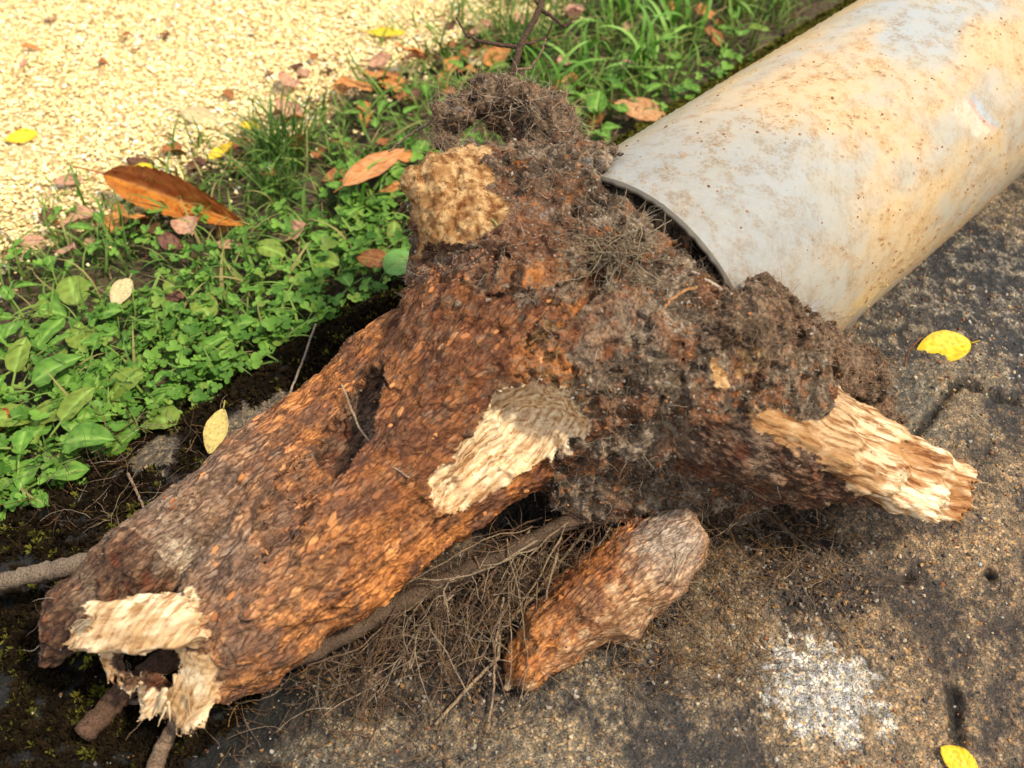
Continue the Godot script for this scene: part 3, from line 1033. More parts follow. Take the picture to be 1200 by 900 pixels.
func build_stump(grit: Texture2D) -> void:
	stump = thing("tree_stump", "uprooted tree stump with orange bark and torn pale wood, caked in soil", "tree stump")
	fn1 = noise(FastNoiseLite.TYPE_SIMPLEX, 24.0, 2, 51)
	fn2 = noise(FastNoiseLite.TYPE_SIMPLEX, 75.0, 2, 52)
	shape_stump()
	var made := mesh_field()
	var V: PackedVector3Array = made.v
	var Q: PackedInt32Array = made.q
	print("stump vertices ", V.size(), " quads ", Q.size() / 4)
	# smooth normals of the plain surface
	var N := PackedVector3Array()
	N.resize(V.size())
	for i in range(0, Q.size(), 4):
		var f := (V[Q[i + 3]] - V[Q[i + 1]]).cross(V[Q[i + 2]] - V[Q[i]])
		for k in 4:
			N[Q[i + k]] += f
	for i in N.size():
		N[i] = N[i].normalized()
	var VG: PackedInt32Array = made.g
	var groups: Array = made.lists
	var MT := PackedInt32Array()
	var PT := PackedInt32Array()
	MT.resize(V.size())
	PT.resize(V.size())
	var C := PackedColorArray()
	C.resize(V.size())
	var axis := (Vector3(-0.1710, 0.0630, 0.2649) - Vector3(-0.0059, 0.0900, 0.0999)).normalized()
	var fr := frame(axis, Vector3.UP)
	var axis2 := (Vector3(0.3067, 0.0300, 0.1365) - Vector3(0.1474, 0.1150, 0.1408)).normalized()
	var fr2 := frame(axis2, Vector3.UP)
	var axis3 := (Vector3(0.0043, 0.0160, 0.2594) - Vector3(0.1100, 0.0360, 0.1792)).normalized()
	var fr3 := frame(axis3, Vector3.UP)
	var pl_d := cells(185.0, FastNoiseLite.RETURN_DISTANCE2_SUB, 61)
	var pl_v := cells(185.0, FastNoiseLite.RETURN_CELL_VALUE, 61)
	var lump := cells(210.0, FastNoiseLite.RETURN_DISTANCE, 62)
	var n_lo := noise(FastNoiseLite.TYPE_SIMPLEX, 20.0, 3, 63)
	var n_mid := noise(FastNoiseLite.TYPE_SIMPLEX, 70.0, 3, 64)
	var n_hi := noise(FastNoiseLite.TYPE_SIMPLEX, 280.0, 2, 65)
	var n_grain := noise(FastNoiseLite.TYPE_SIMPLEX, 420.0, 2, 66)
	# places that look their own way: centre, radius, kind
	var red_a := Vector3(-0.0057, 0.1650, 0.0533)
	var red_b := Vector3(0.0212, 0.1750, 0.1053)
	var foot_a := Vector3(-0.0287, 0.1600, 0.1350)
	var foot_b := Vector3(0.0050, 0.1650, 0.1675)
	var foot_c := Vector3(0.0258, 0.1850, 0.1160)
	var gold := Vector3(0.0101, 0.1750, 0.1494)
	var orange_b := Vector3(0.0289, 0.1850, 0.1007)
	var mould := [Vector3(-0.0451, 0.1500, 0.0720), Vector3(-0.0137, 0.1650, 0.0826), Vector3(0.0217, 0.1900, 0.0659), Vector3(0.0475, 0.1900, 0.0905), Vector3(0.0222, 0.1950, 0.0392)]
	var grey_root := Vector3(-0.2196, 0.0800, 0.2176)
	var white_line := Vector3(-0.2039, 0.0850, 0.2239)
	var stub := Vector3(-0.0375, 0.1900, 0.0077)
	var chip := Vector3(-0.0043, 0.0980, 0.1696)
	var shoulder := Vector3(0.1415, 0.1700, 0.1516)
	for i in V.size():
		var p := V[i]
		var gl: Array = groups[VG[i]]
		field(p, gl[0], gl[1])
		var part := ppart[at_prim]
		var mat := pmat[at_prim]
		if at_cut >= 0:
			mat = cmat[at_cut]
			if mat == WOOD:
				part = P_ROOT
		var lo_ := n_lo.get_noise_3dv(p)
		var mid := n_mid.get_noise_3dv(p)
		var hi_ := n_hi.get_noise_3dv(p)
		# ragged border between bark and soil
		if mat == BARK and part == P_ROOT:
			var up: float = (p - Vector3(-0.0059, 0.0900, 0.0999)).dot(axis)
			if up < -0.012 + lo_ * 0.04 + mid * 0.02:
				mat = SOIL
		elif mat == SOIL and part == P_TRUNK:
			var climb := minf((p - foot_a).length() - 0.046, minf((p - foot_b).length() - 0.034, (p - foot_c).length() - 0.014))
			if climb < lo_ * 0.040 + mid * 0.020:
				mat = BARK
				if p.y + lo_ * 0.03 + mid * 0.015 < 0.135:
					part = P_ROOT
			elif (p - red_b).length() < 0.026 + mid * 0.03:
				mat = DARK
		MT[i] = mat
		PT[i] = part
		var d := 0.0
		var c := Color.BLACK
		if mat == BARK or mat == SMALLBARK:
			var f := fr if mat == BARK else fr3
			var q := f.inverse() * p
			q += Vector3(mid, hi_ * 0.5, lo_) * 0.004
			q.x *= 0.40 if mat == BARK else 0.7
			var edge := pl_d.get_noise_3dv(q) + 1.0
			var cv := pl_v.get_noise_3dv(q) * 0.5 + 0.5
			var cv2 := fmod(cv * 13.7, 1.0)
			var plate := ss(0.05, 0.40, edge)
			var fiss := ss(0.12, 0.42, n_mid.get_noise_3d(q.x * 0.45, q.y * 1.7, q.z * 1.7 + 4.0) + lo_ * 0.25)
			var worn_ := ss(0.15, 0.45, n_lo.get_noise_3d(q.x * 1.2 + 5.0, q.y * 1.6, q.z * 1.6))
			var ridge := n_lo.get_noise_3d(q.x * 0.8, q.y * 2.2, q.z * 2.2)
			d = plate * (0.0002 + 0.0006 * cv2) + hi_ * 0.0002 + mid * 0.0004 + ridge * 0.006 - 0.0004 - fiss * 0.0014
			var fresh := clampf(0.55 + lo_ * 0.9 + mid * 0.5, 0.0, 1.0)
			c = Color(0.44, 0.15, 0.048).lerp(Color(1.0, 0.41, 0.11), ss(0.15, 0.95, cv * 0.35 + fresh * 0.65))
			c = c.lerp(Color(0.30, 0.15, 0.085), ss(0.55, 0.15, fresh + cv2 * 0.2) * 0.75)
			c = c.lerp(Color(0.17, 0.085, 0.05), ss(0.15, 0.5, n_lo.get_noise_3dv(p * 2.1 + Vector3(2, 5, 1)) - hi_ * 0.2) * 0.7)
			c = c.lerp(Color(0.62, 0.33, 0.15), worn_ * 0.45)
			c = c.lerp(Color(0.10, 0.042, 0.024), fiss * 0.6)
			if mat == BARK:
				# darker, redder and dirtier where it runs up into the trunk
				var high := ss(0.075, 0.150, p.y + lo_ * 0.02 + mid * 0.012) * ss(-0.16, -0.04, p.x)
				c = c.lerp(Color(0.20, 0.075, 0.036).lerp(Color(0.40, 0.16, 0.06), ss(-0.2, 0.4, mid + hi_ * 0.6)), high * 0.7)
				c = c.lerp(Color(0.24, 0.18, 0.13), ss(0.05, 0.35, mid * 0.6 + hi_ * 0.5) * high * 0.7)
				# the upper lobe is greyer towards its tip
				var g := ss(0.15, 0.03, p.distance_to(grey_root) + mid * 0.03)
				c = c.lerp(Color(0.34, 0.24, 0.165).lerp(Color(0.52, 0.42, 0.31), ss(0.0, 0.5, mid + hi_ * 0.5)), g * 0.85)
				c = c.lerp(Color(0.9, 0.76, 0.55), ss(0.020, 0.008, p.distance_to(white_line) + hi_ * 0.008 + absf(mid) * 0.02) * 0.8)
			else:
				var sx := (p - Vector3(0.0572, 0.0400, 0.2234)).dot(Vector3(0.8, 0.0, 0.6))
				var barkless := ss(-0.012, 0.020, sx + mid * 0.02 + lo_ * 0.02)
				c = c.lerp(Color(0.56, 0.32, 0.16).lerp(Color(0.86, 0.62, 0.38), ss(-0.1, 0.5, hi_ + mid)), barkless * 0.75)
				c = c.lerp(Color(0.62, 0.56, 0.48), ss(0.04, 0.012, p.distance_to(Vector3(0.1020, 0.0600, 0.1902)) + hi_ * 0.02) * 0.7)
				d *= 1.0 - 0.6 * barkless
		elif mat == WOOD or mat == ROT:
			var f2 := fr2 if part == P_SPLIT else fr
			var q2 := f2.inverse() * p
			q2.x *= 0.10
			var g1 := n_grain.get_noise_3dv(q2)
			var g2 := n_mid.get_noise_3dv(q2 * 2.0)
			if mat == WOOD and part != P_TRUNK or (mat == WOOD and at_cut >= 0):
				d = g1 * 0.0003 + g2 * 0.0002
				c = Color(0.84, 0.70, 0.48).lerp(Color(0.66, 0.46, 0.25), ss(-0.05, 0.5, g2 + lo_ * 0.5))
				c = c.lerp(Color(0.40, 0.22, 0.10), ss(0.28, 0.6, g1 * 0.8 + mid * 0.35) * 0.45)
				c = c.lerp(Color(0.12, 0.06, 0.03), ss(0.55, 0.75, hi_ + mid * 0.2) * 0.6)
				var tan_ := ss(-0.25, 0.35, lo_ * 1.2 + mid * 0.5)
				if part == P_ROOT and p.x > -0.12:
					tan_ = ss(0.035, 0.005, p.distance_to(Vector3(-0.0208, 0.1050, 0.1941)) + mid * 0.02)
				c = c.lerp(Color(0.52, 0.34, 0.17), tan_ * 0.65)
				if part == P_SPLIT:
					var along := (p - Vector3(0.2236, 0.0700, 0.1288)).dot(axis2)
					c = c.lerp(Color(0.38, 0.19, 0.075), ss(-0.15, 0.30, g2 * 0.8 + lo_ * 0.6 + ss(0.05, 0.13, along) * 0.25) * 0.85)
					c = c.lerp(Color(0.40, 0.24, 0.11), ss(0.02, -0.05, along + mid * 0.03) * 0.7)
			else:
				d = hi_ * 0.0006 + absf(mid) * -0.0030 + g1 * 0.0005
				c = Color(0.52, 0.35, 0.17).lerp(Color(0.30, 0.16, 0.06), ss(-0.30, 0.30, mid + hi_ * 0.3))
				c = c.lerp(Color(0.62, 0.46, 0.25), ss(0.15, 0.55, lo_ * 0.6 + hi_ * 0.5))
				c = c.lerp(Color(0.10, 0.055, 0.025), ss(0.22, 0.5, hi_ * 0.6 - mid * 0.5) * 0.8)
		elif mat == DARK:
			var q3 := (fr if part != P_SPLIT else fr2).inverse() * p
			q3.x *= 0.35
			var g3 := n_mid.get_noise_3dv(q3 * 1.8)
			var g4 := n_hi.get_noise_3dv(q3)
			d = g3 * 0.0024 + g4 * 0.0012
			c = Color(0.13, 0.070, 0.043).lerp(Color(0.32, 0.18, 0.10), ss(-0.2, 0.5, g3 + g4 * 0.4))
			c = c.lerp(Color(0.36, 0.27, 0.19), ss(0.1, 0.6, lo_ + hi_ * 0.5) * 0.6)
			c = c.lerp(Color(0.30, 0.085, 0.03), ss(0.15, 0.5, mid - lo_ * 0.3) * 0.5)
		else:
			var lp := lump.get_noise_3dv(p) + 1.0
			var rg := absf(mid)
			var fold := n_lo.get_noise_3d(p.x * 2.0, p.y * 0.8, p.z * 0.8)
			d = (0.45 - lp) * 0.0006 + (0.16 - absf(fold)) * 0.003 + (0.22 - rg) * 0.0022 + hi_ * 0.0011
			c = Color(0.105, 0.072, 0.048).lerp(Color(0.33, 0.24, 0.16), ss(-0.35, 0.45, lo_ * 0.5 + mid * 0.5 + hi_ * 0.6))
			c = c.lerp(Color(0.54, 0.45, 0.34), ss(0.22, 0.7, hi_ * 0.7 + mid * 0.4 + lo_ * 0.3) * 0.8)
			c = c.lerp(Color(0.045, 0.033, 0.025), ss(0.02, 0.35, n_lo.get_noise_3dv(p * 1.6 + Vector3(1, 8, 3)) + mid * 0.35) * 0.75)
			# reddish, barky soil to the left
			var red := ss(0.085, 0.035, p.distance_to(red_a) + mid * 0.04)
			red = maxf(red, ss(0.12, 0.4, n_lo.get_noise_3dv(p * 1.3 + Vector3(3, 1, 7)) + mid * 0.3) * 0.85)
			c = c.lerp(Color(0.17, 0.072, 0.038).lerp(Color(0.34, 0.135, 0.055), ss(-0.1, 0.5, hi_ + mid * 0.5)), red * 0.75)
			c = c.lerp(Color(0.40, 0.15, 0.05), ss(0.46, 0.60, n_mid.get_noise_3dv(p * 1.1 + Vector3(9, 2, 4)) + hi_ * 0.25 + red * 0.05) * 0.8)
			var go := ss(0.040, 0.012, p.distance_to(gold) + mid * 0.03)
			c = c.lerp(Color(0.17, 0.085, 0.03).lerp(Color(0.40, 0.23, 0.085), ss(-0.2, 0.4, hi_ + mid)), go * 0.85)
			c = c.lerp(Color(0.44, 0.17, 0.055), ss(0.024, 0.008, p.distance_to(orange_b) + mid * 0.03) * 0.7)
			for w in mould:
				c = c.lerp(Color(0.50, 0.47, 0.42), ss(0.012, 0.003, p.distance_to(w) + hi_ * 0.010 + mid * 0.012) * 0.7)
			if part == P_MAT or part == P_CLUMP:
				c = c.lerp(Color(0.10, 0.066, 0.042).lerp(Color(0.30, 0.19, 0.115), ss(-0.1, 0.5, hi_ + mid)), 0.7)
		V[i] = p + N[i] * d
		C[i] = c
	# normals of the finished surface, shared across the parts' borders
	for i in N.size():
		N[i] = Vector3.ZERO
	for i in range(0, Q.size(), 4):
		var f := (V[Q[i + 3]] - V[Q[i + 1]]).cross(V[Q[i + 2]] - V[Q[i]])
		for k in 4:
			N[Q[i + k]] += f
	for i in N.size():
		N[i] = N[i].normalized()
	stump_v = V
	stump_n = N
	stump_m = MT
	stump_p = PT
	# one mesh for each part, wood apart from bark
	var maps := {}
	var builders := {}
	var norms := {}
	for i in range(0, Q.size(), 4):
		var who := PT[Q[i]] * 4
		if MT[Q[i]] == WOOD or MT[Q[i]] == ROT:
			var far_side: bool = V[Q[i]].x > (-0.12 if PT[Q[i]] == P_ROOT else (0.09 if PT[Q[i]] == P_TRUNK else (-0.02 if PT[Q[i]] == P_SMALL else 9.0)))
			who += 2 if far_side else 1
		if not builders.has(who):
			builders[who] = MB.new()
			maps[who] = {}
			norms[who] = PackedVector3Array()
		var b: MB = builders[who]
		var mp: Dictionary = maps[who]
		var nn: PackedVector3Array = norms[who]
		var id := PackedInt32Array([0, 0, 0, 0])
		for k in 4:
			var g := Q[i + k]
			if not mp.has(g):
				mp[g] = b.vert(V[g], C[g])
				nn.push_back(N[g])
			id[k] = mp[g]
		norms[who] = nn
		b.quad(id[0], id[1], id[2], id[3])
	var m_soil := material(0.95, tex_soil[1], 0.10, 11.0, 0.2)
	m_soil.albedo_texture = tex_soil[0]
	var m_bark := material(0.80, tex_bark[1], 0.12, 1.0, 0.35)
	m_bark.albedo_texture = tex_bark[0]
	m_bark.uv1_world_triplanar = false
	m_bark.uv1_scale = Vector3(3.1, 10.5, 10.5)
	var m_wood := material(0.8, tex_wood[1], 0.06, 1.0, 0.3)
	m_wood.albedo_texture = tex_wood[0]
	m_wood.uv1_world_triplanar = false
	m_wood.uv1_scale = Vector3(1.7, 19.0, 19.0)
	var m_stub: StandardMaterial3D = m_wood.duplicate()
	m_stub.uv1_scale = Vector3(9.0, 9.0, 9.0)
	var turned := {P_ROOT: fr, P_SMALL: fr3, P_SPLIT: fr2}
	for part in part_names.size():
		if builders.has(part * 4):
			var b: MB = builders[part * 4]
			var nn: PackedVector3Array = norms[part * 4]
			var bs := Basis.IDENTITY
			if turned.has(part):
				bs = turned[part]
				var inv := bs.inverse()
				for i in b.v.size():
					b.v[i] = inv * b.v[i]
					nn[i] = inv * nn[i]
			part_node[part] = obj(part_names[part], b.commit(nn), m_bark if turned.has(part) else m_soil, stump)
			part_node[part].basis = bs
	for part in part_names.size():
		for piece in [1, 2]:
			if not builders.has(part * 4 + piece):
				continue
			var b: MB = builders[part * 4 + piece]
			var nn: PackedVector3Array = norms[part * 4 + piece]
			if turned.has(part):
				var inv := (turned[part] as Basis).inverse()
				for i in b.v.size():
					b.v[i] = inv * b.v[i]
					nn[i] = inv * nn[i]
			obj("torn_wood" if part != P_TRUNK else ("branch_stub" if piece == 1 else "rotten_wood"), b.commit(nn), m_wood if turned.has(part) else m_stub, part_node[part])
	dress_stump(axis)

func dress_stump(axis: Vector3) -> void:
	# crumbs, root hairs and lifted bark plates on the finished surface
	var hairs := [fibre_mesh(71, 0.25, 0.009), fibre_mesh(72, 0.42, 0.008), fibre_mesh(73, 0.18, 0.010, 5)]
	var lumps := [stone_mesh(74, 0.4), stone_mesh(75, 0.45), stone_mesh(76, 0.5)]
	var hx := [[], [], []]
	var hc := [[], [], []]
	var lx := [[], [], []]
	var lc := [[], [], []]
	var soft := noise(FastNoiseLite.TYPE_SIMPLEX, 28.0, 2, 77)
	for i in 120000:
		var g := rng.randi() % stump_v.size()
		var m := stump_m[g]
		var p := stump_v[g]
		var n := stump_n[g]
		if p.y < 0.004:
			continue
		var part := stump_p[g]
		var fuzzy := soft.get_noise_3dv(p) * 0.5 + 0.5
		var v := rng.randi() % 3
		if m == SOIL or m == DARK and rng.randf() < 0.12 or rng.randf() < 0.02:
			if rng.randf() < (0.34 * fuzzy + (0.25 if part >= P_CLUMP else 0.0)):
				var len_ := rf(0.005, 0.016) * (1.5 if part == P_MAT else 1.0)
				var any := Vector3(rf(-1, 1), rf(-1, 1), rf(-1, 1))
				var dir := (any - n * any.dot(n) * 0.9 + n * rf(0.0, 0.35)).normalized()
				hx[v].append(Transform3D(basis_up(dir, rf(0, TAU)).scaled(Vector3(1.1, 1, 1.1) * len_), p - n * 0.0008))
				var col: Color = pick([Color(0.32, 0.25, 0.18), Color(0.46, 0.37, 0.27), Color(0.18, 0.125, 0.085), Color(0.36, 0.22, 0.12)])
				if part == P_CLUMP:
					col = col.lerp(Color(0.30, 0.14, 0.07), 0.5)
				hc[v].append(col * rf(0.7, 1.25))
			elif rng.randf() < 0.20:
				var r := 0.0004 + 0.0009 * pow(rng.randf(), 3.0)
				lx[v].append(Transform3D(basis_up(n + Vector3(rf(-.6, .6), rf(-.6, .6), rf(-.6, .6)), rf(0, TAU)).scaled(Vector3(r * rf(0.8, 1.6), r, r)), p + n * r * 0.2))
				var col: Color = pick([Color(0.25, 0.195, 0.15), Color(0.32, 0.26, 0.205), Color(0.15, 0.11, 0.082), Color(0.20, 0.15, 0.11), Color(0.34, 0.14, 0.05), Color(0.09, 0.066, 0.05)])
				lc[v].append(col * rf(0.75, 1.2))
	for v in 3:
		scatter("root_hairs", hairs[v], material(0.9), hx[v], hc[v], stump)
		scatter("soil_crumbs", lumps[v], material(0.95), lx[v], lc[v], stump)
	# clods and small stones one can tell apart
	var clods := [stone_mesh(401, 0.24, 2), stone_mesh(402, 0.28, 2), stone_mesh(403, 0.26, 2)]
	var clod_m := material(0.95, tex_soil[1], 0.08, 14.0, 0.2)
	clod_m.albedo_texture = tex_soil[0]
	clod_m.albedo_color = Color(0.26, 0.19, 0.13).linear_to_srgb()
	var pebble_m := material(0.6, tex_soil[1], 0.02, 14.0, 0.4)
	pebble_m.albedo_color = Color(0.11, 0.10, 0.09).linear_to_srgb()
	var placed := 0
	while placed < 44:
		var g := rng.randi() % stump_v.size()
		if stump_m[g] != SOIL or stump_n[g].z + stump_n[g].y < 0.5 or stump_v[g].y < 0.03:
			continue
		var r := rf(0.0016, 0.0036)
		var pebble := placed % 11 == 0
		var o := obj("pebble" if pebble else "soil_clod", clods[placed % 3], pebble_m if pebble else clod_m, stump)
		o.transform = Transform3D(basis_up(Vector3(rf(-1, 1), 1, rf(-1, 1)), rf(0, TAU)).scaled(Vector3(r * 1.3, r, r)), stump_v[g] + stump_n[g] * r * 0.1)
		placed += 1
	# bark plates that stand off the thick root: each a piece of its own
	var plates := []
	for k in 4:
		var b := MB.new()
		var r := RandomNumberGenerator.new()
		r.seed = 80 + k
		var ring := []
		for i in 9:
			var a := TAU * i / 9
			ring.append(Vector3(cos(a), 0, sin(a)) * r.randf_range(0.7, 1.1))
		var top := b.vert(Vector3(0, 0.34, 0), Color.WHITE)
		for i in 9:
			b.vert(ring[i] * 0.72 + Vector3(0, r.randf_range(0.20, 0.36), 0), Color.WHITE)
		for i in 9:
			b.vert(ring[i] + Vector3(0, -0.25, 0), Color(0.5, 0.42, 0.38))
		for i in 9:
			var j := (i + 1) % 9
			b.tri(top, 1 + i, 1 + j)
			b.quad(1 + i, 10 + i, 10 + j, 1 + j)
		plates.append(b.commit(PackedVector3Array(), true))
	var mats := []
	for c in [Color(0.44, 0.17, 0.05), Color(0.50, 0.22, 0.075), Color(0.34, 0.125, 0.042), Color(0.24, 0.09, 0.035)]:
		var m := material(0.8)
		m.albedo_color = (c as Color).linear_to_srgb()
		mats.append(m)
	var made := 0
	var tries := 0
	while made < 170 and tries < 200000:
		tries += 1
		var g := rng.randi() % stump_v.size()
		var part := stump_p[g]
		if not (stump_m[g] == BARK or (stump_m[g] == SMALLBARK and made % 5 == 0)):
			continue
		var n := stump_n[g]
		if n.y < 0.05 and n.z < 0.3 or soft.get_noise_3dv(stump_v[g] * 1.4) < -0.05:
			continue
		var along := (axis - n * axis.dot(n)).normalized()
		var bs := Basis(along, n, along.cross(n)) * Basis(Vector3.UP, rf(-0.35, 0.35)) * Basis(Vector3.RIGHT, rf(-0.2, 0.2))
		var w := rf(0.0014, 0.0030)
		var o := obj("bark_plate", plates[made % 4], mats[rng.randi() % 4], part_node[part])
		o.transform = part_node[part].transform.affine_inverse() * Transform3D(bs.scaled_local(Vector3(w * rf(1.2, 2.4), 0.0017, w)), stump_v[g] - n * 0.0003)
		made += 1

# ---------------------------------------------------------------- loose roots
func wander(from: Vector3, dir: Vector3, length: float, n: int, bend: float, down := 0.0, floor_y := 0.002) -> Array:
	var pts := [from]
	var p := from
	var d := dir.normalized()
	for i in n:
		d = (d + Vector3(rf(-1, 1), rf(-1, 1) - down, rf(-1, 1)) * bend).normalized()
		p += d * length / n
		if p.y < floor_y:
			p.y = floor_y + rf(0, 0.001)
			d.y = absf(d.y) * 0.3
		pts.append(p)
	return pts

func root_tube(b: MB, pts: Array, r0: float, r1: float, c: Color, sides := 5, lump := 0.12) -> void:
	var rad := []
	var cols := []
	for i in pts.size():
		rad.append(lerpf(r0, r1, i / (pts.size() - 1.0)))
		cols.append(c * rf(0.8, 1.15))
	b.tube(pts, rad, sides, cols, lump, rng)

func through(keys: Array, per := 8) -> Array:
	var cv := Curve3D.new()
	for i in keys.size():
		var a: Vector3 = keys[maxi(i - 1, 0)]
		var b: Vector3 = keys[mini(i + 1, keys.size() - 1)]
		cv.add_point(keys[i], -(b - a) / 6.0, (b - a) / 6.0)
	var out := []
	var len_ := cv.get_baked_length()
	for i in per * (keys.size() - 1) + 1:
		out.append(cv.sample_baked(len_ * i / (per * (keys.size() - 1.0))))
	return out

